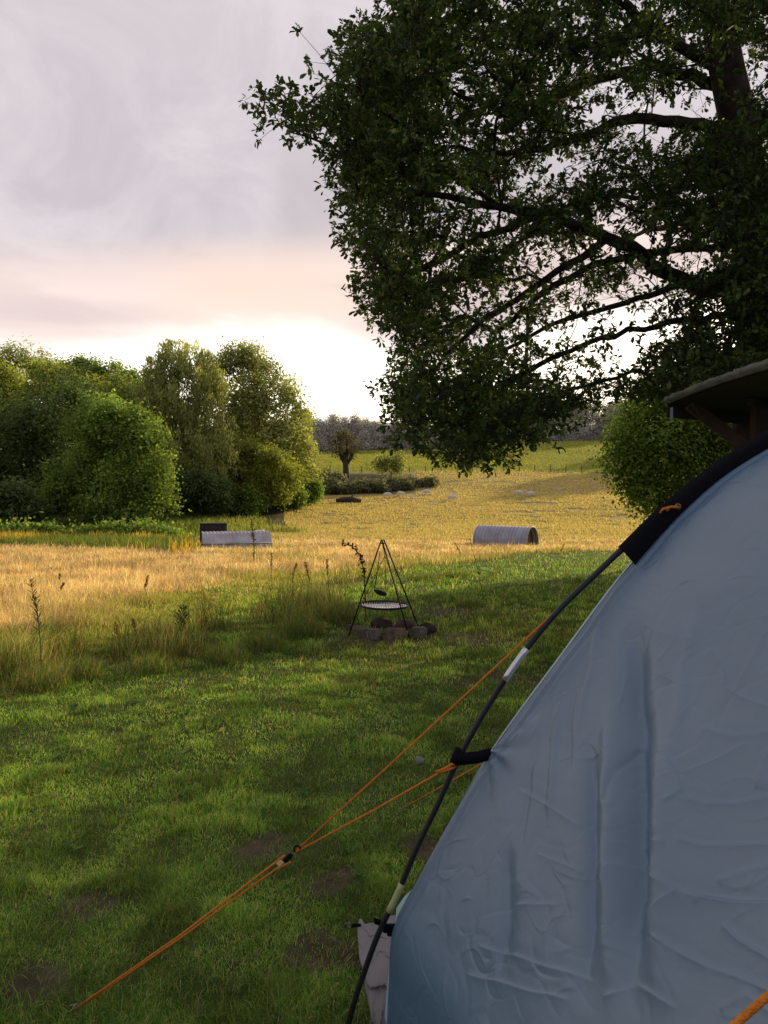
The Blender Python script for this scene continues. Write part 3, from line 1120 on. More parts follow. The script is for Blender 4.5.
tree('alder_tree', b, lobes_px(b, [(245, 385, 32, 34, 84), (238, 364, 20, 16, 84), (268, 410, 30, 34, 84), (255, 440, 40, 36, 83), (285, 440, 22, 34, 84), (280, 470, 24, 22, 83), (230, 425, 26, 36, 84)]),
     'tall airy round headed tree at the right hand end of the wood', PALB, 620, 20, 0.30, 0.40, 0.2, 12.0, shell=0.45)
b = gz_at(*(at(255, 505, 78)[:2]))
tree('hazel_bush', b, lobes_px(b, [(245, 465, 26, 24, 78), (268, 470, 22, 24, 77), (232, 480, 20, 20, 78), (285, 478, 16, 18, 79)]),
     'low yellow green sunlit bush beneath the tall airy tree', PALY, 300, 22, 0.26, 0.36, 0.1, 3.2, cat='bush', shell=0.5, base_z=0.3, multi=3)
b = gz_at(*(at(305, 488, 98)[:2]))
tree('thorn_tree', b, lobes_px(b, [(303, 445, 12, 26, 98), (300, 470, 16, 18, 98), (306, 420, 6, 10, 98)]),
     'narrow hazy tree beside the gap at the end of the wood', PALB, 130, 20, 0.34, 0.4, 0.15, 6.0)
b = gz_at(*(at(40, 518, 74)[:2]))
tree('dark_tree', b, lobes_px(b, [(30, 440, 50, 56, 74), (60, 420, 34, 36, 74), (5, 460, 40, 56, 72), (50, 480, 44, 36, 73), (-30, 440, 44, 60, 74), (78, 405, 20, 20, 75)]),
     'broad dark shaded tree at the far left of the wood', PALD, 700, 20, 0.28, 0.45, 0.3, 9.0, shell=0.55, base_z=0.2)
b = gz_at(*(at(30, 500, 96)[:2]))
tree('field_maple', b, lobes_px(b, [(25, 385, 44, 24, 96), (75, 385, 32, 20, 96), (110, 392, 24, 22, 95), (50, 410, 60, 26, 95), (-20, 390, 40, 30, 96)]),
     'yellow green sunlit tree crown above the dark left side of the wood', PALY, 420, 20, 0.34, 0.5, 0.3, 11.0)
b = gz_at(*(at(26, 480, 118)[:2]))
tree('ash_tree', b, lobes_px(b, [(22, 356, 20, 16, 118), (12, 364, 16, 12, 118), (36, 362, 14, 12, 118), (25, 375, 26, 14, 118)]),
     'thin topped distant tree poking above the left end of the wood', PALB, 110, 14, 0.36, 0.5, 0.25, 16.0, shell=0.3)
b = gz_at(*(at(80, 480, 112)[:2]))
tree('sycamore_tree', b, lobes_px(b, [(72, 368, 18, 10, 112), (92, 372, 16, 12, 112), (60, 376, 16, 12, 112), (120, 378, 18, 14, 112), (135, 385, 18, 16, 110)]),
     'row of rounded grey green crown behind the yellow green tree', PALM, 240, 18, 0.36, 0.5, 0.3, 13.0)
bushes = [(128, 550, 47, 46, 17, 'low rounded clump of dark rank growth before the rounded bushy tree, behind the orange rushes', PALM),
          (20, 553, 46, 34, 12, 'low clump of rank growth at the left edge, behind the gold', PALM),
          (236, 509, 76, 22, 16, 'undergrowth bush in the shade below the airy tree, left of the yellow green bush', PALM), (286, 503, 84, 16, 13, 'undergrowth bush right of the yellow green bush', PALM),
          (14, 522, 60, 26, 28, 'small shaded bush at the foot of the dark tree, at the left edge', PALD), (200, 505, 72, 26, 24, 'scrubby dark bush under the weeping birch', PALD),
          (165, 500, 74, 22, 26, 'dark undergrowth bush between the rounded bushy tree and the birch', PALD), (300, 497, 90, 18, 12, 'low scrub bush at the gap right of the wood', PALM)]
for u, v, y, ru, rv, lab, pal in bushes:
    b = gz_at(*(at(u, v, y)[:2]))
    tree('bush', b, lobes_px(b, [(u, v - rv * .6, ru, rv * .8, y), (u - ru * .5, v - rv * .4, ru * .6, rv * .6, y), (u + ru * .5, v - rv * .45, ru * .6, rv * .6, y)]), lab, pal,
         160, 20, 0.26, 0.34, 0.06, 2.0, cat='bush', base_z=0.15, multi=3, limb_n=24)

# wood behind, closing the left side
for k, (u, v, y, ru, rv) in enumerate([(-60, 440, 88, 60, 70), (150, 440, 92, 44, 56), (215, 450, 96, 46, 52), (100, 440, 86, 50, 60)]):
    b = gz_at(*(at(u, 500, y)[:2]))
    tree('wood_tree', b, lobes_px(b, [(u, v, ru, rv, y), (u - ru * .5, v + 14, ru * .7, rv * .7, y), (u + ru * .5, v + 10, ru * .7, rv * .75, y)]),
         ['dark tree beyond the left edge of the wood', 'dark tree filling in behind the weeping birch', 'dark tree filling in behind the tall airy tree', 'dark tree filling in behind the rounded bushy tree'][k],
         PALD, 380, 18, 0.36, 0.5, 0.3, 8.0, shell=0.5)

# hazy ridge trees
rid = [(312, 436, 228, 10, 12), (328, 434, 232, 12, 17), (352, 436, 236, 13, 15), (374, 436, 232, 12, 16), (398, 438, 228, 14, 14), (424, 440, 234, 16, 14), (455, 436, 240, 18, 14), (490, 430, 240, 18, 14),
       (525, 426, 245, 18, 14), (560, 424, 240, 18, 14), (596, 420, 245, 18, 14), (632, 418, 240, 18, 14), (280, 440, 230, 16, 14)]
names = ['over the gap by the wood', 'just left of the pollard', 'right behind the pollard', 'just right of the pollard', 'beside the hanging oak leaves', 'behind the lowest oak leaves', 'left of the middle of the oak',
         'under the middle of the oak', 'above the right hand pasture', 'over the crest of the hill', 'beside the hedge', 'behind the hedge', 'hidden partly by the wood']
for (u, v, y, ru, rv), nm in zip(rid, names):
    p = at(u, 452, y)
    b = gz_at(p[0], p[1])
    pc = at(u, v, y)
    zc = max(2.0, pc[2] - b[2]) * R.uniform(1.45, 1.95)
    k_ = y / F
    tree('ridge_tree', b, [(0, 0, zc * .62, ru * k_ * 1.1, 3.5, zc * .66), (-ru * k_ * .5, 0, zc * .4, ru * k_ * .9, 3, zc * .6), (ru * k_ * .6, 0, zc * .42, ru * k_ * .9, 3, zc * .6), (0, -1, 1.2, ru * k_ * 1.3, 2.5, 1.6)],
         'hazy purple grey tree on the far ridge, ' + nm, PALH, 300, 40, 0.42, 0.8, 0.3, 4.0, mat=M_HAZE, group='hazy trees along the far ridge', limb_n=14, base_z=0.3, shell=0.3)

# pollard on the bank
b = gz_at(*(at(346, 474, 119)[:2]))
pol = empty('pollard_tree', b, label='old pollarded tree with forked stout trunk on the bank before the bright pasture', cat='tree')
k_ = 119 / F
Tb = Tubes()
Tb.add([(0, 0, -.5), (0, 0, 1.5), (-0.1, 0, 3.0), (0, 0, 3.9)], [.62, .48, .42, .5], 9)
Tb.add([(-.1, 0, 2.4), (-.75, 0, 3.2), (-1.0, 0, 4.3)], [.3, .24, .18], 7)
Tb.add([(.05, 0, 2.2), (.8, 0, 3.2), (1.2, 0, 4.2)], [.3, .22, .16], 7)
Tb.add([(0, 0, 3.6), (0.2, 0, 4.8), (0.1, 0, 6)], [.3, .2, .1], 7)
Tb.build('trunk', solid('pollard_bark', (0.10, 0.075, 0.06), 0.9, nscale=1.5, color2=(0.05, 0.04, 0.035)), pol)
c, (v, q, cc) = foliage([(0.1, 0, 5.4, 2.3, 1.8, 2.0), (-1.3, 0, 4.7, 1.2, 1.2, 1.3), (1.3, 0, 4.8, 1.2, 1.2, 1.4)], 150, 9, 0.34, [(0.085, 0.085, 0.05), (0.10, 0.10, 0.055), (0.12, 0.11, 0.06)], 0.4, shell=0.4)
np_mesh('crown', v, q, None, cc, M_FAR, pol)

# small tree and scrub on the bank
b = gz_at(*(at(392, 474, 118)[:2]))
tree('thorn_bush', b, lobes_px(b, [(388, 462, 12, 7, 118), (402, 462, 10, 8, 118), (378, 464, 8, 5, 118)]), 'straggly small thorn bush against the bright pasture, right of the pollard', PALB, 60, 14, 0.32, 0.45, 0.12, 1.6, cat='bush', shell=.3, base_z=.4)
for k, (u, v, y, ru, rv) in enumerate([(318, 484, 108, 18, 11), (340, 490, 106, 16, 9), (368, 487, 107, 18, 9), (396, 484, 109, 16, 9), (420, 480, 111, 16, 9), (330, 474, 116, 14, 8)]):
    b = gz_at(*(at(u, v + rv * .6, y)[:2]))
    k_ = y / F
    tree('scrub_bush', b, [(0, 0, rv * k_ * .4, ru * k_ * .8, 1.6, rv * k_ * R.uniform(.5, 1.0)), (ru * k_ * .6, 0, rv * k_ * .3, ru * k_ * .5, 1.4, rv * k_ * R.uniform(.3, .9)), (-ru * k_ * .6, .5, rv * k_ * .3, ru * k_ * .5, 1.4, rv * k_ * R.uniform(.3, .9))],
         ['shaded scrub bush at the left end of the bank by the wood', 'shaded scrub bush below the pollard, beside the fallen log', 'shaded scrub bush right of the pollard foot', 'shaded scrub bush below the straggly thorn bush',
          'shaded scrub bush at the right end of the bank, by the hanging oak leaves', 'shaded scrub bush left of the pollard foot'][k],
         [(0.17, 0.18, 0.10), (0.20, 0.21, 0.115), (0.23, 0.22, 0.13)], 90, 12, 0.4, 0.32, 0.06, 1.0, cat='bush', group='scrub bushes on the bank', base_z=.1, limb_n=14)

# hedge on the right, behind the tent
PALR = [(0.103, 0.173, 0.034), (0.145, 0.221, 0.041), (0.206, 0.269, 0.053)]
b = gz_at(9.6, 25.0)
hb = [(660, 455, 42, 50, 24.5), (632, 470, 26, 36, 24), (690, 430, 44, 50, 25), (650, 425, 34, 34, 25), (640, 500, 16, 18, 24), (725, 470, 50, 56, 25), (670, 500, 40, 26, 24.5), (720, 410, 44, 44, 26), (622, 440, 16, 24, 24), (640, 392, 16, 12, 24.5), (612, 462, 10, 14, 23.8), (668, 385, 20, 14, 25), (628, 412, 12, 10, 24.3), (700, 380, 26, 16, 26)]
tree('hedge_tree', b, lobes_px(b, hb), 'leafy green hedgerow tree behind the tent and shelter, sunlit on its left flank', PALR, 1050, 34, 0.105, 0.22, 0.16, 3.4, shell=0.3, base_z=0.2, multi=3, limb_n=160, simple=False)
b = gz_at(17.0, 25.5)
tree('hedge_tree', b, [(0.4, 0, 4.6, 4.0, 3, 4.6), (-2.0, -.5, 3.4, 2.0, 2, 3.2), (-1.3, -.4, 6.4, 1.5, 1.6, 1.7), (3.6, 0, 5, 3.4, 2.6, 4.8), (1.4, 0, 8.6, 3.0, 2.4, 3.0)], 'second leafy hedgerow tree further right, out beyond the shelter', PALR, 620, 22, 0.24, 0.45, 0.16, 3.4, shell=0.4, base_z=0.2, multi=3)
b = gz_at(24.0, 22.0)
tree('hedge_tree', b, [(0, 0, 5.6, 4.6, 3.4, 5.6), (-3.5, 0, 5.2, 3.0, 2.4, 5.2), (3.5, -1.5, 4.8, 3.4, 2.6, 4.8), (0, 0, 9.8, 3.2, 2.6, 3.0)], 'third leafy hedgerow tree at the far right end of the hedge', PALR, 560, 22, 0.26, 0.5, 0.16, 3.4, shell=0.4, base_z=0.2, multi=3)
b = gz_at(46.0, 60.0)
tree('field_tree', b, [(0, 0, 6, 7, 6, 5), (4, 0, 5, 6, 5, 4.5), (-4, 0, 5, 5, 5, 4.5)], 'tall tree standing in the field right of the hedge', PALM, 420, 18, 0.4, 0.7, 0.3, 6, base_z=0.8)

for k, (x_, y_) in enumerate([(62, 152), (72, 166), (84, 160), (92, 178), (74, 186), (104, 190)]):  # trees added out of view to throw shade over the hillside
    b = gz_at(x_, y_)
    tree('wood_tree', b, [(0, 0, 8, 7, 6, 6), (4, 0, 6, 6, 5, 5), (-4, 0, 7, 5, 5, 5)], 'tall unseen tree added to shade the hill, in a clump at right, ' + ['at its near corner', 'second along its edge', 'behind its near corner', 'in the middle of it', 'on its upper side', 'at its far right'][k], PALM, 150, 14, .7, .9, .35, 9, base_z=1.0, limb_n=20)

# ------------------------------------------------------------------ stock fence on the hill
M_WOODF = solid('weathered_post', (0.16, 0.13, 0.10), 0.9, nscale=3)
fe = empty('post_and_wire_fence', (0, 0, 0), label='weathered post and wire stock fence crossing the hill below the green pasture', cat='fence')
fx = np.arange(-14, 44, 2.6)
prev = None
for k, x_ in enumerate(fx):
    y_ = 125.5 + 2.2 * sstep(0, 25, np.array(x_)) + R.normal(0, .1)
    z_ = h1(x_, y_)
    lean = R.normal(0, .05)
    Tubes().add([(x_, y_, z_ - .3), (x_ + lean, y_, z_ + 1.15 + R.normal(0, .08))], [.09, .08], 6).build('post', M_WOODF, fe)
    cur = (x_, y_, z_)
    if prev:
        if k == 1:
            WR = Tubes()
        for hz in (0.35, 0.7, 1.05):
            WR.add([(prev[0], prev[1], prev[2] + hz), (cur[0], cur[1], cur[2] + hz)], .012, 3, cap=False)
    prev = cur
WR.build('wire', solid('fence_wire', (0.2, 0.2, 0.2), 0.5, metal=0.8), fe)

# ------------------------------------------------------------------ pig arks
def corrugated(prof, length, waves, depth, name, mat, parent, thick=0.0):
    prof = np.asarray(prof, float)
    seg = np.cumsum(np.r_[0, np.linalg.norm(np.diff(prof, axis=0), axis=1)])
    ns = 26
    ss = np.linspace(0, seg[-1], ns)
    P = np.stack([np.interp(ss, seg, prof[:, 0]), np.interp(ss, seg, prof[:, 1])], 1)
    tg = np.gradient(P, axis=0)
    nm = unit(np.stack([tg[:, 1], -tg[:, 0]], 1)) * -1
    nl = waves * 8
    xs = np.linspace(-length / 2, length / 2, nl + 1)
    wv = depth * np.sin(np.linspace(0, waves * 2 * PI, nl + 1))
    V = np.zeros((nl + 1, ns, 3))
    V[..., 0] = xs[:, None]
    V[..., 1] = P[None, :, 0] + nm[None, :, 0] * wv[:, None]
    V[..., 2] = P[None, :, 1] + nm[None, :, 1] * wv[:, None]
    i = np.arange(nl)[:, None] * ns
    j = np.arange(ns - 1)[None]
    q = np.stack([i + j, i + j + 1, i + ns + j + 1, i + ns + j], -1).reshape(-1, 4)
    return np_mesh(name, V, q, None, None, mat, parent, True)


M_TIN = solid('galvanised_sheet', (0.40, 0.39, 0.42), 0.5, metal=0.35, spec=0.4, nscale=1.6, color2=(0.27, 0.255, 0.27), bump=0.1)
M_TIN2 = solid('blue_grey_sheet', (0.34, 0.35, 0.42), 0.5, metal=0.25, spec=0.4, nscale=1.6, color2=(0.24, 0.24, 0.29), bump=0.1)
M_DARKW = solid('dark_boarding', (0.028, 0.026, 0.025), 0.85, nscale=4)
M_BOARD = solid('weathered_boards', (0.15, 0.12, 0.09), 0.85, nscale=3)

ax, ay = at(505, 540, 42.5)[:2]
ark = empty('pig_ark', (ax, ay, h1(ax, ay)), math.radians(-34), 'rounded corrugated metal pig ark with an open end, in the golden grass to the right', 'pig ark', 'pig arks in the meadow')
th = np.linspace(PI, 0, 24)
prof = np.stack([0.80 * np.cos(th), 1.16 * np.sin(th) ** 0.75 - .04], 1)
corrugated(prof, 3.2, 16, 0.02, 'roof_sheet', M_TIN2, ark)
Tubes().add(np.stack([np.full(24, 1.62), prof[:, 0] * 1.01, prof[:, 1] * 1.01], 1), .035, 6).build('rim', M_TIN, ark)
endp = np.stack([np.full(24, -1.55), prof[:, 0] * .97, prof[:, 1] * .97], 1)
np_mesh('end_panel', np.concatenate([endp, [[-1.55, 0, 0.2]]]), None, [(24, i, i + 1) for i in range(23)], None, M_BOARD, ark)
endp[:, 0] = 1.28
np_mesh('inner_panel', np.concatenate([endp, [[1.28, 0, 0.2]]]), None, [(24, i, i + 1) for i in range(23)], None, M_BOARD, ark)

ax, ay = at(236, 547, 38.5)[:2]
ark2 = empty('pig_ark', (ax, ay, h1(ax, ay)), math.radians(16), 'low flat sided grey metal pig ark with sloping roof, in front of the wood', 'pig ark', 'pig arks in the meadow')
prof2 = np.array([(-1.15, -.1), (-1.08, 0.36), (-0.30, 0.86), (0.42, 0.88), (1.0, 0.5), (1.1, -.1)])
corrugated(prof2, 3.35, 18, 0.014, 'roof_sheet', M_TIN, ark2)
for sx in (-1.66, 1.66):
    e = np.array([(sx, a, b_) for a, b_ in prof2 * .985])
    np_mesh('end_panel', e, [(0, 1, 4, 5), (1, 2, 3, 4)], None, None, M_DARKW, ark2)
Tubes().add([(-1.68, -1.10, .37), (1.68, -1.10, .37)], .025, 5).build('eaves_rail', M_TIN, ark2)
Boxes().add((0, 0, 0.03), (3.3, 1.85, 0.06)).build('base_frame', M_BOARD, ark2)
bx_, by_ = at(214, 545, 40.6)[:2]
PSZ = .78
pan = empty('feed_trough_box', (bx_, by_, h1(bx_, by_)), math.radians(8), 'dark boarded feed box standing behind the flat sided pig ark', 'feed box')
for k in range(6):
    for sy in (-.42, .42):
        Boxes().add((-0.9 + k * .36, sy, .78), (.34, .05, 1.5), bevel=.01).build('side_board', M_DARKW, pan)
Boxes().add((0, 0, 1.56), (2.3, 1.0, .06), bevel=.02).build('lid', M_DARKW, pan)
for sx in (-1.1, 1.1):
    Boxes().add((sx, 0, .78), (.05, .78, 1.5)).build('end_board', M_DARKW, pan)

pan.scale = (.62, .8, .80)
# ------------------------------------------------------------------ sheep
M_WOOL = solid('wool', (0.8, 0.76, 0.70), 0.95, spec=0.05, nscale=5, bump=0.6, bscale=14)
M_FACE = solid('sheep_face', (0.30, 0.26, 0.22), 0.9)


def skin_obj(name, verts, edges, rad, mat, parent=None, lv=2):
    me = bpy.data.meshes.new(name)
    me.from_pydata(verts, edges, [])
    o = bpy.data.objects.new(name, me)
    COL.objects.link(o)
    o.parent = parent
    md = o.modifiers.new('skin', 'SKIN')
    for sv, r in zip(me.skin_vertices[0].data, rad):
        sv.radius = (r, r) if not isinstance(r, tuple) else r
    me.skin_vertices[0].data[0].use_root = True
    md2 = o.modifiers.new('sub', 'SUBSURF')
    md2.levels = lv
    md2.render_levels = lv
    me.materials.append(mat)
    for p in me.polygons:
        p.use_smooth = True
    return o


vs = [(0, 0, .62), (.3, 0, .64), (.5, 0, .66), (.66, 0, .6), (.8, 0, .38), (.9, 0, .2), (-.3, 0, .62), (-.52, 0, .6), (-.6, 0, .5),
      (.34, .13, .4), (.35, .13, .2), (.36, .13, .0), (.34, -.13, .4), (.35, -.13, .2), (.33, -.13, .0), (-.42, .14, .42), (-.5, .14, .24), (-.46, .14, 0), (-.42, -.14, .42), (-.5, -.14, .24), (-.44, -.14, 0)]
es = [(0, 1), (1, 2), (2, 3), (3, 4), (4, 5), (0, 6), (6, 7), (7, 8), (1, 9), (9, 10), (10, 11), (1, 12), (12, 13), (13, 14), (6, 15), (15, 16), (16, 17), (6, 18), (18, 19), (19, 20)]
rd = [.30, .28, .22, .14, .10, .06, .30, .22, .06, .09, .05, .035, .09, .05, .035, .11, .055, .035, .11, .055, .035]
SHEEP = [(387, 495, 0.2, 'white sheep grazing below the bank, nearest the fallen log'), (401, 494, 2.6, 'white sheep grazing just right of the one nearest the fallen log'), (384, 482, 0.4, 'white sheep standing among the scrub on the bank'),
         (427, 492, 3.0, 'white sheep grazing under the lowest oak leaves'), (452, 498, .1, 'white sheep on the hillside beneath the right of the low oak leaves'), (519, 493, 2.9, 'left one of the two white sheep in the open on the hill'),
         (530, 494, .3, 'right one of the two white sheep in the open on the hill'), (257, 534, .7, 'white sheep half hidden at the right end of the flat sided pig ark'), (264, 532, 2.4, 'white sheep facing away beyond the right end of the flat sided pig ark')]
proto = None
for k, (u, v, rz, lab) in enumerate(SHEEP):
    p = gnd(u, v + 3)
    if u < 300:
        p = at(u, v + 10, 50)
    if proto is None:
        proto = empty('sheep', (0, 0, 0))
        body = skin_obj('body', vs, es, rd, M_WOOL, proto)
        eb = Tubes().add([(.72, .06, .52), (.70, .2, .50)], [.035, .012], 5).build('ear', M_FACE, proto)
        eb2 = Tubes().add([(.72, -.06, .52), (.70, -.2, .50)], [.035, .012], 5).build('ear', M_FACE, proto)
        o = proto
    else:
        o = proto.copy()
        COL.objects.link(o)
        for ch in (body, eb, eb2):
            c_ = ch.copy()
            COL.objects.link(c_)
            c_.parent = o
    o.location = (p[0], p[1], h1(p[0], p[1]))
    o.rotation_euler = (0, 0, rz)
    o.scale = (.8, .8, .8)
    tag(o, lab, 'sheep', 'sheep grazing on the hill')

# fallen log
p = gnd(349, 503)
lg = empty('fallen_log', (p[0], p[1], h1(p[0], p[1])), .2, 'dark fallen log lying in the grass below the pollard', 'log')
Tubes().add([(-1.6, 0, .3), (-.6, .05, .42), (.4, 0, .4), (1.5, -.1, .25)], [.22, .34, .36, .2], 9).build('trunk', M_BARKF, lg)
Tubes().add([(.2, 0, .5), (.5, .2, .95), (.4, .3, 1.2)], [.14, .1, .05], 6).build('branch_stub', M_BARKF, lg)

# ------------------------------------------------------------------ fire pit
fp = gnd(383, 636)
FY = float(fp[1])
gzf = h1(fp[0], FY)
M_IRON = solid('black_iron', (0.018, 0.016, 0.015), 0.6, metal=0.5, spec=0.4)
M_STEEL = solid('worn_steel', (0.62, 0.60, 0.57), 0.22, metal=1.0)


def W(u, v, dy=0.0):
    return at(u, v, FY + dy)


apex = W(382.5, 541)
trip = empty('cooking_tripod', (fp[0], FY, gzf), label='tall black iron tripod standing over the stone fire pit', cat='tripod')
org = np.array([fp[0], FY, gzf])
feet = [W(348, 630, -.05), W(410, 632, -.35), W(420, 626, .45)]
feet[2] = at(420.5, 624, FY + .45)
for k, f in enumerate(feet):
    f = np.array([f[0], f[1], h1(f[0], f[1]) - .02])
    top = apex + np.array([(-.02, .0, 0), (.0, -.03, 0), (.025, .03, 0)][k])
    Tubes().add([f, (f + top) / 2 + np.array([0, 0, .005]), top + (top - f) * .015], .0105, 8).build('leg', M_IRON, trip, origin=org)
TT_ = Tubes()
th = np.linspace(0, 2 * PI, 17)
TT_.add([apex + np.array([.035 * math.cos(a), .035 * math.sin(a), -.03]) for a in th], .009, 6, cap=False)
TT_.build('ring', M_IRON, trip, origin=org)
Tubes().add([apex + np.array([0, 0, -.03]), apex + np.array([.01, 0, -.1]), apex + np.array([.03, 0, -.13]), apex + np.array([.05, 0, -.11])], .008, 6).build('hook', M_IRON, trip, origin=org)

gc = W(384, 605)
gr = empty('hanging_grill', tuple(gc), label='round steel grill pan hung on chains over the fire pit stones', cat='grill')
rad_ = 24.6 / F * FY
TG = Tubes()
th = np.linspace(0, 2 * PI, 41)
rot = lambda pt: np.array([pt[0], pt[1], pt[2] - 0.02 * pt[0]])
TG.add([rot((rad_ * math.cos(a), rad_ * math.sin(a), 0)) for a in th], .014, 8, cap=False)
TG.build('rim', M_IRON, gr)
pv = [(0, 0, -.035)]
pq, ptri = [], []
for r_i, (rr, zz) in enumerate([(.5, -.033), (.85, -.028), (.97, -.012), (1.0, 0)]):
    for a in th[:-1]:
        pv.append(tuple(rot((rr * rad_ * math.cos(a), rr * rad_ * math.sin(a), zz))))
for k in range(40):
    ptri.append((0, 1 + k, 1 + (k + 1) % 40))
    for r_i in range(3):
        b0 = 1 + r_i * 40
        pq.append((b0 + k, b0 + 40 + k, b0 + 40 + (k + 1) % 40, b0 + (k + 1) % 40))
np_mesh('pan', pv, pq, ptri, None, M_STEEL, gr, True)
TG = Tubes()
for k in range(-9, 10):
    x_ = k * rad_ / 10
    l_ = math.sqrt(max(rad_ ** 2 - x_ ** 2, 0))
    TG.add([rot((x_, -l_, .004)), rot((x_, l_, .004))], .004, 4)
TG.build('grate', M_STEEL, gr)
hub = W(385, 556) - gc
for a in (math.radians(200), math.radians(320), math.radians(85)):
    end = rot((rad_ * math.cos(a), rad_ * math.sin(a), .01))
    TC = Tubes()
    nl = 34
    for k in range(nl):
        c0 = hub + (end - hub) * (k / nl)
        c1 = hub + (end - hub) * ((k + 1.25) / nl)
        ax_ = np.array([.006, 0, 0]) if k % 2 else np.array([0, .006, 0])
        TC.add([c0, (c0 + c1) / 2 + ax_, c1, (c0 + c1) / 2 - ax_, c0], .0032, 4, cap=False)
    TC.build('chain', M_IRON, gr)
Tubes().add([apex + np.array([.02, 0, -.12]) - gc, hub], .005, 5).build('chain', M_IRON, gr)
# a spare hook and ladle hung on the near chain
lp = W(380, 551)
ldl = empty('iron_ladle', tuple(lp), label='small black iron ladle hanging from the tripod above the grill', cat='ladle')
Tubes().add([(0, .05, 0), tuple(W(377, 575) - lp), tuple(W(374, 590, .02) - lp)], .006, 6).build('handle', M_IRON, ldl)
Tubes().add([tuple(W(374, 590, .02) - lp), tuple(W(378, 592, .02) - lp), tuple(W(384, 594, .02) - lp), tuple(W(387, 594.5, .02) - lp)], [.012, .035, .035, .012], 8).build('bowl', M_IRON, ldl)


def stone(u, v, ru, rv, dy, color, lab, seed, box=False):
    rg = np.random.default_rng(seed)
    bm = bmesh.new()
    if box:
        bmesh.ops.create_cube(bm, size=1.7)
        bmesh.ops.bevel(bm, geom=list(bm.edges), offset=.18, segments=2, affect='EDGES')
        bmesh.ops.subdivide_edges(bm, edges=list(bm.edges), cuts=2, use_grid_fill=True)
    else:
        bmesh.ops.create_icosphere(bm, subdivisions=3, radius=1)
    dirs = unit(rg.normal(0, 1, (11, 3)))
    k = (FY + dy) / F
    for vt in bm.verts:
        p = np.array(vt.co)
        for d_ in dirs:
            s_ = p @ d_ - (.80 if not box else 1.18)
            if s_ > 0:
                p = p - d_ * s_ * .9
        p = p * (1 + .08 * math.sin(5 * p[0] + seed) * math.cos(4 * p[1] + p[2] * 3))
        vt.co = (p[0] * ru * k, p[1] * max(rv, ru * .7) * k, p[2] * rv * k)
    me = bpy.data.meshes.new('stone')
    bm.to_mesh(me)
    bm.free()
    me.materials.append(solid('stone_rock', color, .9, spec=.15, nscale=9, color2=tuple(c * .45 for c in color), bump=.8, bscale=30))
    for p in me.polygons:
        p.use_smooth = not box
    o = bpy.data.objects.new('fire_pit_stone', me)
    COL.objects.link(o)
    P = at(u, v, FY + dy)
    zz = min(P[2], h1(P[0], P[1]) + rv * k * .9)
    o.location = (P[0], P[1], h1(P[0], P[1]) + rv * k * .62)
    o.rotation_euler = (0, 0, rg.uniform(-.3, .3))
    return tag(o, lab, 'stone', 'stones around the fire pit')


stone(366, 634, 9, 6, -.1, (.20, .165, .13), 'squarish pale brown stone at the front left of the fire pit', 1, True)
stone(374, 638, 8, 6.5, -.25, (.22, .20, .175), 'greyish block at the front of the fire pit, left of the reddish block', 2, True)
stone(396, 637, 14, 7, -.28, (.22, .16, .125), 'long reddish brown block at the front centre of the fire pit', 3, True)
stone(419, 637, 9, 6.5, -.15, (.20, .18, .15), 'grey brown block at the front right of the fire pit', 4, True)
stone(427, 630, 11, 7, .15, (.07, .06, .055), 'blackened flat stone at the right side of the fire pit', 5)
stone(381, 625, 13, 9, .5, (.085, .065, .055), 'large dark sooty boulder at the back of the fire pit', 6)
stone(405, 626, 12, 7, .55, (.16, .115, .09), 'dull brown boulder at the back right of the fire pit', 7)
stone(357, 629, 8, 5, .3, (.19, .13, .10), 'small rusty stone by the left tripod foot', 8)
stone(351, 626, 6, 4.5, .5, (.12, .09, .08), 'small dark stone behind the left tripod foot', 9)
stone(418, 765, 1, 1, 0, (.1, .1, .1), 'x', 10)
bpy.data.objects.remove(bpy.data.objects['fire_pit_stone.009'])

# pale rock and fallen leaf on the lawn
for (u, v, s_, lab, nm, colr) in [(419, 766, .026, 'pale grey pebble lying on the lawn beside the tent strap', 'pebble', (.22, .22, .22)), (561, 718 - 400 + 400, .02, '', '', None)]:
    if colr is None:
        continue
    bm = bmesh.new()
    bmesh.ops.create_icosphere(bm, subdivisions=3, radius=s_)
    for vt in bm.verts:
        vt.co = Vector((vt.co.x * 1.2, vt.co.y, vt.co.z * 1.2)) * (1 + .2 * math.sin(vt.co.x * 90) * math.cos(vt.co.z * 80))
    me = bpy.data.meshes.new(nm)
    bm.to_mesh(me)
    bm.free()
    me.materials.append(solid(nm, colr, .8, nscale=30))
    o = bpy.data.objects.new(nm, me)
    COL.objects.link(o)
    p = gnd(u, v)
    o.location = (p[0], p[1], h1(p[0], p[1]) + s_ * .9)
    tag(o, lab, 'pebble')
p = gnd(218, 739)
v, q, cc = leaves(np.array([[0, 0, 0.05]]), np.array([[1, .3, .25]]), np.array([[-.2, -.6, 1.0]]), .055, .042, np.array([[.5, .40, .07]]))
o = np_mesh('fallen_leaf', v, q, None, cc, M_GRASS)
o.location = (p[0], p[1], h1(p[0], p[1]))
tag(o, 'single yellow fallen leaf on the lawn', 'leaf')


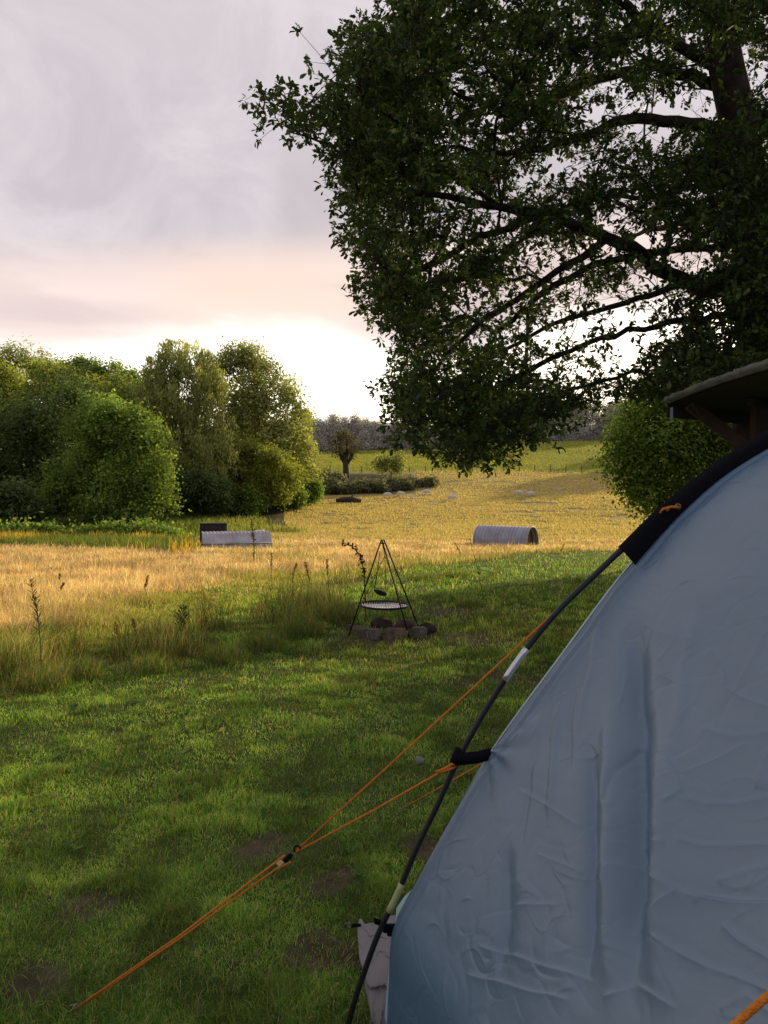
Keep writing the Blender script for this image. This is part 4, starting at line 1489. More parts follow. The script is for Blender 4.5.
# ------------------------------------------------------------------ tall weeds
def weed(name, u, v, y, pts_px, lab, leafspec, colr, stem_r=.006, cat='plant', group=None, headcol=None, head=0, headlen=.3):
    b0 = at(u, v, y)
    base = np.array([b0[0], b0[1], h1(b0[0], b0[1])])
    root = empty(name, tuple(base), label=lab, cat=cat, group=group)
    P = [np.zeros(3)] + [at(a, b, y + R.normal(0, .02)) - base for a, b in pts_px]
    P = np.array(P)
    Tubes().add(P, np.linspace(stem_r, stem_r * .35, len(P)), 5).build('stem', solid(name + '_stem', tuple(np.array(colr) * .8), .8), root)
    n, L, Wd, rng_ = leafspec
    seg = np.cumsum(np.r_[0, np.linalg.norm(np.diff(P, axis=0), axis=1)])
    s_ = R.uniform(rng_[0], rng_[1], n) * seg[-1]
    pos = np.stack([np.interp(s_, seg, P[:, c]) for c in range(3)], 1)
    a = R.random(n) * 2 * PI
    ax_ = np.stack([np.cos(a), np.sin(a), R.uniform(.5, 1.1, n)], 1)
    nr = np.stack([-np.cos(a) * .7, -np.sin(a) * .7, np.ones(n)], 1)
    c = pick([colr, tuple(np.array(colr) * 1.3)], n)
    taper = 1 - .6 * (s_ / seg[-1])
    v, q, cc = leaves(pos, ax_, nr, L * taper, Wd * taper, c)
    np_mesh('foliage', v, q, None, cc, M_GRASS, root)
    if head:
        s_ = R.uniform(1 - headlen, 1.0, head) * seg[-1]
        pos = np.stack([np.interp(s_, seg, P[:, c]) for c in range(3)], 1) + np.clip(R.normal(0, stem_r * 1.1, (head, 3)), -stem_r * 1.8, stem_r * 1.8)
        ax_ = R.normal(0, 1, (head, 3)) + np.array([0, 0, .5])
        v, q, cc = leaves(pos, ax_, R.normal(0, 1, (head, 3)), stem_r * 5.0, stem_r * 3.0, pick([headcol], head))
        np_mesh('seed_head', v, q, None, cc, M_GRASS, root)
    return root


weed('willowherb', 42, 668, 7.9, [(40, 640), (38, 615), (33, 592), (30, 580)], 'tall leafy willowherb spike at the left edge of the long grass', (60, .16, .024, (.45, 1.0)), (.05, .085, .03))
weed('dock_stalk', 366, 590, 12.2, [(364, 572), (360, 556), (352, 546), (343, 543)], 'bent rusty dock stalk with seed head left of the tripod', (8, .10, .03, (.0, .4)), (.10, .06, .035), headcol=(.12, .055, .035), head=90, headlen=.5, stem_r=.011)
weed('sapling', 484, 596, 14.5, [(480, 580), (476, 562), (471, 545), (470, 535)], 'thin bare young sapling on the lawn right of the tripod', (26, .09, .03, (.4, 1.0)), (.07, .075, .03))
weed('thistle', 181, 622, 11.0, [(183, 612), (184, 604)], 'dark spiky thistle clump in the long grass', (60, .24, .03, (.0, .9)), (.035, .06, .025))
weed('dock_stalk', 254, 556, 24.0, [(254, 545), (252, 530), (251, 520)], 'dark upright dock stalk in front of the flat sided pig ark', (30, .14, .06, (.2, .9)), (.06, .07, .03), headcol=(.08, .06, .035), head=50, headlen=.5, stem_r=.015)
STK = [(60, 600, 15, 14), (58, 588, 17, 12), (292, 590, 13.5, 22), (305, 598, 13, 30), (150, 600, 13.5, 20), (330, 590, 14, 26), (118, 650, 9, 22), (135, 648, 9.2, 24), (272, 575, 17, 18), (460, 560, 22, 14), (560, 556, 26, 10)]
labs = ['thin brown grass stalk left of the willowherb, standing in the gold', 'shorter brown seed stalk beside the left edge of the gold', 'thin rusty stalk left of the bent dock', 'tall rusty stalk in the dark tangle left of the tripod', 'lone brown stalk above the thistle clump',
        'straggly brown stalk nearest the bent dock', 'brown seed stalk in the long grass right of the willowherb', 'tall brown seed stalk a step right of the willowherb', 'thin stalk against the gold below the flat sided pig ark', 'thin stalk beyond the lawn, left of the rounded pig ark', 'short stalk beyond the lawn near the rounded pig ark']
for (u, v, y, hp), lab in zip(STK, labs):
    weed('seed_stalk', u, v, y, [(u + R.normal(0, 1.5), v - hp * .6), (u + R.normal(0, 3), v - hp * 1.2)], lab, (8, .12, .02, (.1, .7)), (.16, .11, .05), headcol=(.22, .13, .07), head=90, headlen=.35, stem_r=.006, group='tall seed stalks in the meadow')

# ------------------------------------------------------------------ tent
YA = 2.5


def PA(u, v, y=YA):
    p = at(u, v, y)
    return p[0], p[2]


def smooth_curve(pts, n):
    pts = np.asarray(pts, float)
    seg = np.cumsum(np.r_[0, np.linalg.norm(np.diff(pts, axis=0), axis=1)])
    # Catmull-Rom through the points
    m = np.gradient(pts, seg, axis=0)
    s = np.linspace(0, seg[-1], n)
    k = np.clip(np.searchsorted(seg, s) - 1, 0, len(pts) - 2)
    h = (seg[k + 1] - seg[k])[:, None]
    t = ((s - seg[k])[:, None]) / h
    h00 = 2 * t ** 3 - 3 * t ** 2 + 1
    h10 = t ** 3 - 2 * t ** 2 + t
    h01 = -2 * t ** 3 + 3 * t ** 2
    h11 = t ** 3 - t ** 2
    return h00 * pts[k] + h10 * h * m[k] + h01 * pts[k + 1] + h11 * h * m[k + 1], s


APX = 2.05
edge_px = [(386, 1060), (387, 1024), (389, 980), (393, 930), (413, 888), (439, 840), (469, 788), (491, 753), (518, 715), (544, 680), (570, 645), (598, 607), (624, 573), (660, 533), (700, 492), (740, 463), (768, 446)]
ep = [PA(*p) for p in edge_px] + [(1.62, 1.93), (APX, 1.985)]
edge, es_ = smooth_curve(ep, 1100)
pole_px = [(345, 1040), (352, 1010), (365, 970), (380, 930), (397, 895), (415, 852), (437, 806), (461, 754), (490, 703), (522, 655), (560, 609), (597, 573), (622, 549), (660, 512), (700, 479), (740, 451), (768, 434)]
pp = [PA(*p) for p in pole_px] + [(1.62, 1.985), (APX, 2.04)]
pole, ps_ = smooth_curve(pp, 160)

LEN1 = 1.75
SH = 0.32
M_FLY, ft = newmat('tent_fly_fabric')
fo = N(ft, 'ShaderNodeOutputMaterial')
fpz = N(ft, 'ShaderNodeBsdfPrincipled')
fpz.inputs['Roughness'].default_value = 0.34
fpz.inputs['Specular IOR Level'].default_value = 0.5
ftc = N(ft, 'ShaderNodeTexCoord')
fn = N(ft, 'ShaderNodeTexNoise')
fn.inputs['Scale'].default_value = 1.7
fn.inputs['Detail'].default_value = 4
fr = N(ft, 'ShaderNodeValToRGB')
fr.color_ramp.elements[0].position = .3
fr.color_ramp.elements[1].position = .7
fr.color_ramp.elements[0].color = (0.148, 0.215, 0.284, 1)
fr.color_ramp.elements[1].color = (0.186, 0.255, 0.324, 1)
ft.links.new(ftc.outputs['Object'], fn.inputs['Vector'])
ft.links.new(fn.outputs['Fac'], fr.inputs['Fac'])
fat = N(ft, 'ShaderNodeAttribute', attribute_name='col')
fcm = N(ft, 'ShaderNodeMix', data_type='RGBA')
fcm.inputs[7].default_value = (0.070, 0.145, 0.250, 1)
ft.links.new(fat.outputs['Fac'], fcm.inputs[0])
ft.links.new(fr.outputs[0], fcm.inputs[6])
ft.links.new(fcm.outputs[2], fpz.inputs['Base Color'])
# fine crumple: cell edges of a warped pattern
fw = N(ft, 'ShaderNodeTexNoise')
fw.inputs['Scale'].default_value = 3.0
fwm = N(ft, 'ShaderNodeVectorMath', operation='MULTIPLY_ADD')
fwm.inputs[1].default_value = (.35, .35, .35)
fvo = N(ft, 'ShaderNodeTexVoronoi', feature='DISTANCE_TO_EDGE')
fvo.inputs['Scale'].default_value = 5.5
fvr = N(ft, 'ShaderNodeMapRange')
fvr.inputs[1].default_value = 0.0
fvr.inputs[2].default_value = 0.10
fb0 = N(ft, 'ShaderNodeBump')
fb0.inputs['Strength'].default_value = .09
fb0.inputs['Distance'].default_value = .012
ftr = N(ft, 'ShaderNodeBsdfTranslucent')
ftr.inputs['Color'].default_value = (0.08, 0.22, 0.42, 1)
fmx = N(ft, 'ShaderNodeMixShader')
fmx.inputs[0].default_value = 0.14
fn2 = N(ft, 'ShaderNodeTexNoise')
fn2.inputs['Scale'].default_value = 14
fn2.inputs['Detail'].default_value = 5
fb = N(ft, 'ShaderNodeBump')
fb.inputs['Strength'].default_value = .12
fb.inputs['Distance'].default_value = .01
ft.links.new(ftc.outputs['Object'], fn2.inputs['Vector'])
ft.links.new(ftc.outputs['Object'], fw.inputs['Vector'])
ft.links.new(fw.outputs['Color'], fwm.inputs[0])
ft.links.new(ftc.outputs['Object'], fwm.inputs[2])
ft.links.new(fwm.outputs[0], fvo.inputs['Vector'])
ft.links.new(fvo.outputs['Distance'], fvr.inputs[0])
ft.links.new(fvr.outputs[0], fb0.inputs['Height'])
ft.links.new(fb0.outputs[0], fb.inputs['Normal'])
ft.links.new(fn2.outputs['Fac'], fb.inputs['Height'])
ft.links.new(fb.outputs[0], fpz.inputs['Normal'])
ft.links.new(fpz.outputs[0], fmx.inputs[1])
ft.links.new(ftr.outputs[0], fmx.inputs[2])
ft.links.new(fmx.outputs[0], fo.inputs['Surface'])
M_FLY2 = solid('tent_light_fabric', (0.30, 0.47, 0.56), 0.5, spec=.4)
M_BLACK = solid('black_webbing', (0.006, 0.0065, 0.010), 0.8, spec=.10, bump=.2, bscale=120)
M_POLE = solid('black_fibreglass', (0.010, 0.011, 0.014), 0.45, spec=.35)
M_ALU = solid('bare_ferrule', (0.62, 0.64, 0.68), 0.3, metal=.8)
M_ORANGE = solid('orange_cord', (0.85, 0.29, 0.04), 0.7, spec=.2, nscale=160, color2=(.70, .20, .025), bump=.7, bscale=300)
M_GREYG = solid('grey_groundsheet', (0.165, 0.155, 0.165), 0.55, spec=.35, nscale=4, bump=.15)

tz = h1(-.12, 2.4)
tent = empty('tunnel_tent', (2.0, 1.6, tz), label='large steel blue tunnel tent with black arch pole, close at the right', cat='tent')
TO = np.array([2.0, 1.6, tz])

nt_ = 640
ns_ = len(edge)
S = es_[:, None] * np.ones((1, nt_))
Tm = np.linspace(0, LEN1, nt_)[None] * np.ones((ns_, 1))
tg = unit(np.gradient(edge, axis=0))
nx, nz = -tg[:, 1], tg[:, 0]      # outward (left/up)
disp = np.zeros((ns_, nt_))
# slack between the arches
disp -= 0.045 * np.sin(PI * np.clip(Tm / LEN1, 0, 1)) * (1 - 0.2 * S / es_[-1])
# long hanging folds below the shoulder
ends = sstep(0.15, .5, S) * (1 - sstep(1.5, 2.3, S))
V0 = np.stack([edge[:, 0][:, None] + Tm * SH, YA - Tm, edge[:, 1][:, None] * np.ones((1, nt_))], -1)
PU, PV = project(V0)


def st_of(u, v):
    k = np.argmin((PU - u) ** 2 + (PV - v) ** 2)
    return S.ravel()[k], Tm.ravel()[k]


fold_shade = np.zeros((ns_, nt_))  # shade of the fold valleys, painted as bluer cloth colour


def crease(pts, sg, am, side=0.45, fade=.08):
    """a soft ridge or valley along a line over the cloth"""
    global disp
    q_ = np.array([st_of(*p) for p in pts])
    seg = np.cumsum(np.r_[0, np.linalg.norm(np.diff(q_, axis=0), axis=1)])
    n_ = max(12, int(seg[-1] / .012))
    a_ = np.linspace(0, seg[-1], n_)
    q_ = np.stack([np.interp(a_, seg, q_[:, 0]), np.interp(a_, seg, q_[:, 1])], 1)
    if n_ > 20:
        for _ in range(3):
            q_[1:-1] = (q_[:-2] + 2 * q_[1:-1] + q_[2:]) / 4
        q_ = q_ + np.stack([np.zeros(n_), .004 * np.sin(a_ * 31 + q_[0, 1] * 50)], 1)
    lo, hi = q_.min(0) - 5 * sg, q_.max(0) + 5 * sg
    m = (es_ >= lo[0]) & (es_ <= hi[0])
    n2 = (Tm[0] >= lo[1]) & (Tm[0] <= hi[1])
    if not m.any() or not n2.any():
        return
    sub = np.ix_(m, n2)
    ss, tt = S[sub], Tm[sub]
    bd = np.full(ss.shape, 1e9)
    bt = np.zeros(ss.shape)
    bs = np.ones(ss.shape)
    for k in range(n_ - 1):
        d_ = q_[k + 1] - q_[k]
        L2 = max(d_ @ d_, 1e-12)
        t = np.clip(((ss - q_[k, 0]) * d_[0] + (tt - q_[k, 1]) * d_[1]) / L2, 0, 1)
        ex, ey = ss - q_[k, 0] - t * d_[0], tt - q_[k, 1] - t * d_[1]
        dd = np.hypot(ex, ey)
        up_ = dd < bd
        bd = np.where(up_, dd, bd)
        bt = np.where(up_, (k + t) / (n_ - 1), bt)
        bs = np.where(up_, np.sign(ex * d_[1] - ey * d_[0]), bs)
    env = sstep(0, fade, bt) * sstep(1, 1 - fade, bt)
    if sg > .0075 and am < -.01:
        fold_shade[sub] = np.maximum(fold_shade[sub], env * np.exp(-(bd / (sg * .9)) ** 2) * min(1, -am / .03))
    sd_ = bd * bs
    disp[sub] += env * am * ((np.exp(-np.abs(sd_) / np.where(sd_ > 0, .55, 1.9) / sg) if sg < .0075 else np.exp(-(sd_ / sg) ** 2)) * (1.15 if sg < .0075 else 1.0) - side * np.exp(-((sd_ - 2.4 * sg) / (2.2 * sg)) ** 2) * (.5 if sg < .0075 else 1.0))


for pts, sg, am in [([(630, 600), (626, 680), (624, 760), (621, 850), (616, 940), (608, 1020)], .045, -.040), ([(606, 680), (603, 740), (601, 800), (598, 900), (594, 1020)], .028, .018),
                    ([(584, 720), (581, 800), (577, 900), (568, 1010)], .028, -.022), ([(560, 690), (548, 760), (540, 840)], .012, .006), ([(500, 830), (497, 900), (490, 980)], .03, -.012),
                    ([(540, 720), (520, 800), (512, 860)], .012, -.005), ([(655, 720), (650, 820), (640, 930), (636, 1015)], .04, .018), ([(690, 600), (676, 680), (664, 760)], .02, .006),
                    ([(575, 660), (566, 720), (560, 790)], .010, -.005), ([(600, 610), (585, 680), (570, 740)], .009, .004)]:
    crease(pts, sg, am, .3, .3)
for pts, sg, am in [([(667, 788), (692, 794), (718, 794), (766, 785)], .006, .0042), ([(664, 831), (690, 836), (718, 835), (766, 832)], .005, .0042), ([(638, 868), (655, 877), (672, 885), (718, 891), (766, 888)], .0065, .0052),
                    ([(704, 911), (720, 928), (741, 940), (768, 957)], .0065, .005), ([(638, 928), (665, 944), (695, 957), (768, 985)], .006, .004), ([(512, 786), (540, 800), (570, 820)], .006, .003),
                    ([(598, 800), (606, 768), (621, 734)], .007, -.007), ([(527, 848), (548, 856), (570, 865)], .006, .0028), ([(455, 968), (500, 980), (558, 994)], .006, .0026), ([(501, 900), (520, 899), (547, 897)], .006, .003),
                    ([(467, 940), (520, 955), (581, 974)], .006, .0028), ([(655, 743), (668, 765), (674, 782), (658, 800)], .006, .004), ([(668, 768), (700, 752), (735, 733)], .006, .0035), ([(600, 838), (612, 832), (660, 838)], .006, .003),
                    ([(700, 640), (712, 655), (714, 680), (735, 690), (768, 700)], .0055, .0032), ([(720, 690), (735, 660), (750, 630), (768, 612)], .0055, .003), ([(640, 620), (660, 632), (690, 636)], .005, .0025),
                    ([(700, 870), (735, 858), (768, 852)], .006, .004), ([(590, 885), (600, 860), (628, 850)], .006, .003), ([(610, 925), (640, 905), (668, 880)], .006, .0035), ([(690, 720), (720, 728), (768, 722)], .005, .0035),
                    ([(545, 740), (556, 716), (562, 690)], .005, .003), ([(520, 730), (532, 705), (548, 680)], .005, .0028), ([(610, 700), (618, 670), (620, 640)], .005, .0032), ([(740, 780), (752, 745), (768, 725)], .006, .003),
                    ([(585, 990), (620, 975), (660, 1000)], .006, .003), ([(700, 1000), (730, 985), (768, 1010)], .006, .003)]:
    crease(pts, sg, am)
# pull from the strap clip
s_clip = float(np.interp(PA(490, 752)[1], edge[:740, 1], es_[:740]))
rr_ = np.hypot(S - s_clip, Tm)
ang = np.arctan2(S - s_clip, Tm + .02)
disp += 0.006 * np.exp(-rr_ / .22) * np.sin(ang * 9)
disp += .004 * np.exp(-((Tm - .02) / .08) ** 2) * np.sin(S * 22) * np.exp(-((S - 2.0) / .5) ** 2)
# packed-away creases
rg = np.random.default_rng(12)
for k in range(560):
    s0 = rg.uniform(.1, 2.7)
    t0 = rg.uniform(.05, 1.45)
    if t0 < .35 and rg.random() < .55:
        continue
    L = rg.uniform(.02, .12)
    a = rg.choice([0.0, PI / 2, .5, -.5, 1.0]) + rg.normal(0, .25)
    bend = rg.normal(0, .5)
    m = (np.abs(es_ - s0) < L + .1)
    n_ = (np.abs(np.linspace(0, LEN1, nt_) - t0) < L + .1)
    if not m.any() or not n_.any():
        continue
    sub = np.ix_(m, n_)
    ds, dt = S[sub] - s0, Tm[sub] - t0
    al = ds * math.sin(a) + dt * math.cos(a)
    ac = -ds * math.cos(a) + dt * math.sin(a) + bend * al ** 2 / max(L, .05) + .006 * np.sin(al * 40 + k)
    sg = rg.uniform(.0045, .008)
    am = rg.choice([-1, 1]) * rg.uniform(.0006, .0030)
    disp[sub] += am * np.exp(-np.abs(ac) / np.where(ac > 0, .5, 1.8) / sg) * np.exp(-(al / (L * .6)) ** 2)
disp += (fbm(S * 2.2 + 5, Tm * 3 + 9, 2) - .5) * .010 * sstep(0, .25, Tm)
disp += (fbm(S * 16 + 5, Tm * 16 + 9, 3) - .5) * .0022
disp *= sstep(-.02, .06, Tm) * .9 + .1
disp += .0035 * np.exp(-((Tm - .028) / .006) ** 2) - .002 * np.exp(-((Tm - .042) / .006) ** 2)
V = np.zeros((ns_, nt_, 3))
V[..., 0] = edge[:, 0][:, None] + Tm * SH + nx[:, None] * disp
V[..., 1] = YA - Tm
V[..., 2] = edge[:, 1][:, None] + nz[:, None] * disp
i = np.arange(ns_ - 1)[:, None] * nt_
j = np.arange(nt_ - 1)[None]
q1 = np.stack([i + j, i + nt_ + j, i + nt_ + j + 1, i + j + 1], -1).reshape(-1, 4)
# far half and the next bay, coarser
e2 = edge[::18]
full = np.concatenate([e2, np.stack([2 * APX - e2[::-1][1:, 0], e2[::-1][1:, 1]], 1)])
mir = np.stack([2 * APX - e2[::-1][:, 0], e2[::-1][:, 1]], 1)
allV = [V.reshape(-1, 3)]
allQ = [q1]
base = ns_ * nt_


def add_sheet(prof, t0, t1, nn):
    global base
    tt = np.linspace(t0, t1, nn)
    vv = np.zeros((len(prof), nn, 3))
    sag = .04 * np.sin(PI * (tt - t0) / (t1 - t0))
    cx = np.array([APX, .6])
    inw = unit(cx - prof)
    vv[..., 0] = prof[:, 0][:, None] + tt[None] * SH + inw[:, 0][:, None] * sag[None]
    vv[..., 1] = YA - tt[None]
    vv[..., 2] = prof[:, 1][:, None] + inw[:, 1][:, None] * sag[None]
    ii = np.arange(len(prof) - 1)[:, None] * nn
    jj = np.arange(nn - 1)[None]
    qq = np.stack([ii + jj, ii + nn + jj, ii + nn + jj + 1, ii + jj + 1], -1).reshape(-1, 4) + base
    allV.append(vv.reshape(-1, 3))
    allQ.append(qq)
    base += len(prof) * nn


add_sheet(mir, 0, LEN1, 16)
add_sheet(full, LEN1, LEN1 * 2, 20)
shade_blue = np.zeros(base)
low_shade = sstep(1.15, .15, S) * sstep(1.4, .1, Tm) * .85  # darker blue painted low on the cloth in place of shade
shade_blue[:ns_ * nt_] = np.clip(np.maximum(np.exp(-(Tm / .10) ** 2) * (.35 + .6 * sstep(1.5, 2.1, S)), low_shade) + fold_shade * .55, 0, 1).ravel()  # arch edge painted bluer to imitate its reflection angle, fold shade added
np_mesh('flysheet', np.concatenate(allV) - TO, np.concatenate(allQ), None, np.repeat(shade_blue[:, None], 3, 1), M_FLY, tent, True)

# front end of the tent, beyond the arch
rings = []
for k, (sc_, yy) in enumerate([(1.0, .006), (.97, .2), (.88, .5), (.72, .8), (.5, 1.0)]):
    c0 = np.array([APX, -.15])
    pr_ = c0 + (full - c0) * sc_
    rings.append(np.stack([pr_[:, 0], np.full(len(pr_), YA + yy), pr_[:, 1]], 1))
V2 = np.stack(rings, 0)
nf = len(full)
i = np.arange(4)[:, None] * nf
j = np.arange(nf - 1)[None]
np_mesh('front_panel', V2.reshape(-1, 3) - TO, np.stack([i + j, i + j + 1, i + nf + j + 1, i + nf + j], -1).reshape(-1, 4), None, None, M_FLY2, tent, True)
# turned out pale hem beside the fabric edge
hem_in = np.array([at(424, 874, YA + .004), at(408, 902, YA + .004), at(398, 924, YA + .004), at(396, 945, YA + .004), at(393, 975, YA + .004), at(392, 1000, YA + .004), at(390, 1050, YA + .004)])
hem_out = np.array([at(421, 880, YA + .02), at(404, 897, YA + .05), at(396.5, 908, YA + .06), at(394.5, 932, YA + .05), at(389, 968, YA + .03), at(386, 1000, YA + .03), at(382, 1050, YA + .03)])
hv = np.concatenate([hem_in, (hem_in + hem_out) / 2 + np.array([0, -.012, 0]), hem_out])
hq = [(r * 7 + k, r * 7 + k + 1, r * 7 + 8 + k, r * 7 + 7 + k) for r in range(2) for k in range(6)]
np_mesh('hem', hv - TO, hq, None, None, M_FLY2, tent, True)


def pole3(curve, y, dx=0):
    return np.stack([curve[:, 0] + dx, np.full(len(curve), y), curve[:, 1]], 1)


fullp = np.concatenate([pole, np.stack([2 * APX - pole[::-1][1:, 0], pole[::-1][1:, 1]], 1)])
P3 = pole3(fullp, YA) - TO
po = Tubes().add(P3, .0098, 10).build('pole', M_POLE, tent)


def ferrule(u0, v0, u1, v1, mat):
    a = np.array(PA(u0, v0))
    b_ = np.array(PA(u1, v1))
    ia = np.argmin(np.linalg.norm(pole - a, axis=1))
    ib = np.argmin(np.linalg.norm(pole - b_, axis=1))
    ia, ib = min(ia, ib), max(ia, ib)
    pts = P3[ia:ib + 1]
    Tubes().add(pts, .0112, 10).build('ferrule', mat, po)


ferrule(527, 650, 506, 679, M_ALU)
ferrule(401, 886, 388, 912, solid('yellow_green_ferrule', (.33, .36, .17), .4))
P3b = pole3(fullp, YA - LEN1, SH * LEN1) - TO
Tubes().add(P3b, .0098, 10).build('pole', M_POLE, tent)

# sleeve: flat black webbing along the top of the arch
for yy, dx, par in ((YA, 0, tent), (YA - LEN1, SH * LEN1, tent)):
    ia = np.argmin(np.linalg.norm(pole - np.array(PA(622, 549)), axis=1))
    up_ = pole[ia:]
    # matching lower line: nearest edge points pushed inward
    lo = []
    for k, p_ in enumerate(up_):
        e_ = edge[np.argmin(np.linalg.norm(edge - p_, axis=1))]
        d_ = e_ - p_
        lo.append(p_ + d_ / max(np.linalg.norm(d_), 1e-6) * (.074 - .028 * k / len(up_)))
    lo = np.array(lo)
    lo[0] += np.array([.012, -.03])
    for k in range(5):
        lo[1:-1] = (lo[:-2] + lo[1:-1] * 2 + lo[2:]) / 4
    A_ = np.concatenate([up_, np.stack([2 * APX - up_[::-1][1:, 0], up_[::-1][1:, 1]], 1)])
    B_ = np.concatenate([lo, np.stack([2 * APX - lo[::-1][1:, 0], lo[::-1][1:, 1]], 1)])
    rows = []
    for f, off in ((-.02, -.0), (.0, -.018), (.25, -.017), (.6, -.016), (1.0, -.012)):
        C_ = A_ + (B_ - A_) * f
        if f < 0:
            C_ = A_ - unit(B_ - A_) * .014
        rows.append(np.stack([C_[:, 0] + dx, np.full(len(C_), yy + off), C_[:, 1]], 1))
    V3 = np.array(rows) - TO
    m_ = len(A_)
    i = np.arange(4)[:, None] * m_
    j = np.arange(m_ - 1)[None]
    np_mesh('pole_sleeve', V3.reshape(-1, 3), np.stack([i + j, i + m_ + j, i + m_ + j + 1, i + j + 1], -1).reshape(-1, 4), None, None, M_BLACK, par, True)


def strap(pts, wid, name, mat, parent, vert=True):
    pts = np.asarray(pts, float)
    o_ = np.array([0, 0, wid / 2]) if vert else np.array([0, wid / 2, 0])
    vv = np.concatenate([pts - o_, pts + o_, pts + o_ + np.array([0, .004, 0]), pts - o_ + np.array([0, .004, 0])])
    n = len(pts)
    qq = []
    for k in range(n - 1):
        for r in range(4):
            r2 = (r + 1) % 4
            qq.append((r * n + k, r * n + k + 1, r2 * n + k + 1, r2 * n + k))
    return np_mesh(name, vv - TO, qq, None, None, mat, parent)


st = strap([at(452, 760, YA - .016), at(464, 759, YA - .018), at(478, 757.5, YA - .012), at(491, 754, YA - .006)], .040, 'clip_strap', M_BLACK, tent)
Tubes().add([at(459, 748, YA) - TO, at(453, 763, YA) - TO], .0125, 8).build('pole_clip', M_BLACK, st)

# grey groundsheet corner, sticking out under the front
gp = [[(404, 912), (380, 918), (359, 926)], [(402, 930), (382, 934), (357, 938)], [(398, 952), (378, 958), (359, 962)], [(396, 985), (380, 992), (366, 1000)], [(394, 1030), (382, 1034), (372, 1038)]]
gy = [2.93, 2.82, 2.70, 2.56, 2.46]
gv = []
P_ = np.array([[at(u, v, gy[r] + .03 * c) for c, (u, v) in enumerate(row)] for r, row in enumerate(gp)])
nr_, nc_ = 60, 40
rr = np.linspace(0, 4, nr_)
cc_ = np.linspace(0, 2, nc_)
tmp = np.zeros((nr_, 3, 3))
for c in range(3):
    for k in range(3):
        tmp[:, c, k] = np.interp(rr, np.arange(5), P_[:, c, k])
G = np.zeros((nr_, nc_, 3))
for k in range(3):
    for r in range(nr_):
        G[r, :, k] = np.interp(cc_, np.arange(3), tmp[r, :, k])
ra, ca = np.meshgrid(rr, cc_, indexing='ij')
G[..., 1] += .03 * np.sin(ca * 3.0 + ra * 2.6) * np.sin(ra * 1.2) + .014 * np.sin(ra * 7 + ca * 5 + 2 * np.sin(ca * 3)) + (fbm(ra * 3, ca * 4, 3) - .5) * .05
G[..., 1] += .10 * np.clip(ca - 1.75, 0, 1) * 4 * .5
i = np.arange(nr_ - 1)[:, None] * nc_
j = np.arange(nc_ - 1)[None]
gs = np_mesh('groundsheet', G.reshape(-1, 3) - TO, np.stack([i + j, i + j + 1, i + nc_ + j + 1, i + nc_ + j], -1).reshape(-1, 4), None, None, M_GREYG, tent, True)
bk = Boxes().add(tuple(at(392, 930, YA + .03) - TO), (.034, .02, .04), bevel=.005)
bk.add(tuple(at(385.5, 928.5, YA + .012) - TO), (.018, .012, .03), bevel=.004)
bk.build('buckle', M_BLACK, tent)
strap([at(374, 921, YA + .0), at(383, 924, YA + .014), at(392, 930, YA + .02)], .02, 'buckle_strap', M_BLACK, tent)
strap([at(361, 926, 2.95), at(356, 925.5, 2.96), at(351, 926, 2.97)], .014, 'peg_loop', M_BLACK, tent)
Tubes().add([at(348 + 3.6 * math.cos(a), 926 + 2.6 * math.sin(a), 2.97) - TO for a in np.linspace(0, 2 * PI, 13)], .003, 6, cap=False).build('peg_ring', solid('dull_ring', (.12, .12, .12), .4, metal=.8), tent)

# ------------------------------------------------------------------ guy ropes
def rope(pts, r=.0034, twist=True):
    return Tubes().add(pts, r, 7)


pegp = gnd(76, 1016)
pz = h1(pegp[0], pegp[1])
pegtop = np.array([pegp[0], pegp[1], pz + .01])
sl = at(288, 858, 2.5)
guy = empty('guy_rope', tuple(pegtop), label='orange guy rope forking from its slider to the black arch pole', cat='guy rope', group='orange guy ropes of the tent')
up_end = at(669, 509, YA - .03)
mid_a = at(566, 601, YA + .03)
lo_end = at(452, 766, YA - .01)
so = np.array(pegtop)
u0 = at(297, 850, 2.5)
rope([u0, (u0 * 2 + up_end) / 3 + np.array([0, .012, -.004]), (u0 + up_end * 2) / 3 + np.array([0, .02, -.003]), mid_a, at(640, 537, YA + .03), at(662, 514, YA + .012), up_end]).build('upper_cord', M_ORANGE, guy, origin=so)
rope([at(296, 852, 2.49), (at(296, 852, 2.49) + lo_end) / 2 + np.array([0, 0, -.004]), at(444, 770, YA), lo_end]).build('lower_cord', M_ORANGE, guy, origin=so)
kn = rope([at(436, 772, YA - .01), at(446, 768, YA - .014), at(452, 764, YA - .018), at(458, 766, YA - .014), at(450, 769, YA - .016), at(440, 772, YA - .014)], .0042).build('knot', M_ORANGE, guy, origin=so)
rope([at(659, 515, YA - .006), at(663, 509, YA - .03), at(671, 507, YA - .034), at(679, 507, YA - .024)], .0045).build('knot', M_ORANGE, guy, origin=so)
Tubes().add([at(678 + 2.5 * math.cos(a), 506.5 + 2.5 * math.sin(a), YA - .026) for a in np.linspace(0, 2 * PI, 11)], .003, 5, cap=False).build('eyelet', solid('brass_eyelet', (.25, .15, .07), .5, metal=.5), guy, origin=so)
rope([pegtop + np.array([0, 0, .004]), (pegtop + sl) / 2 + np.array([0, -.01, .003]), sl + np.array([-.01, 0, .01])]).build('doubled_cord', M_ORANGE, guy, origin=so)
rope([pegtop + np.array([0.004, 0, 0]), (pegtop + sl) / 2 + np.array([.006, .012, -.012]), at(276, 869, 2.5), at(291, 862, 2.49)]).build('doubled_cord', M_ORANGE, guy, origin=so)
rot_ = Vector(tuple(at(296, 850, 2.5) - at(280, 866, 2.5))).to_track_quat('X', 'Z').to_matrix()
Boxes().add(tuple(sl - so), (.036, .012, .016), rot=rot_, bevel=.004).build('slider', M_BLACK, guy)
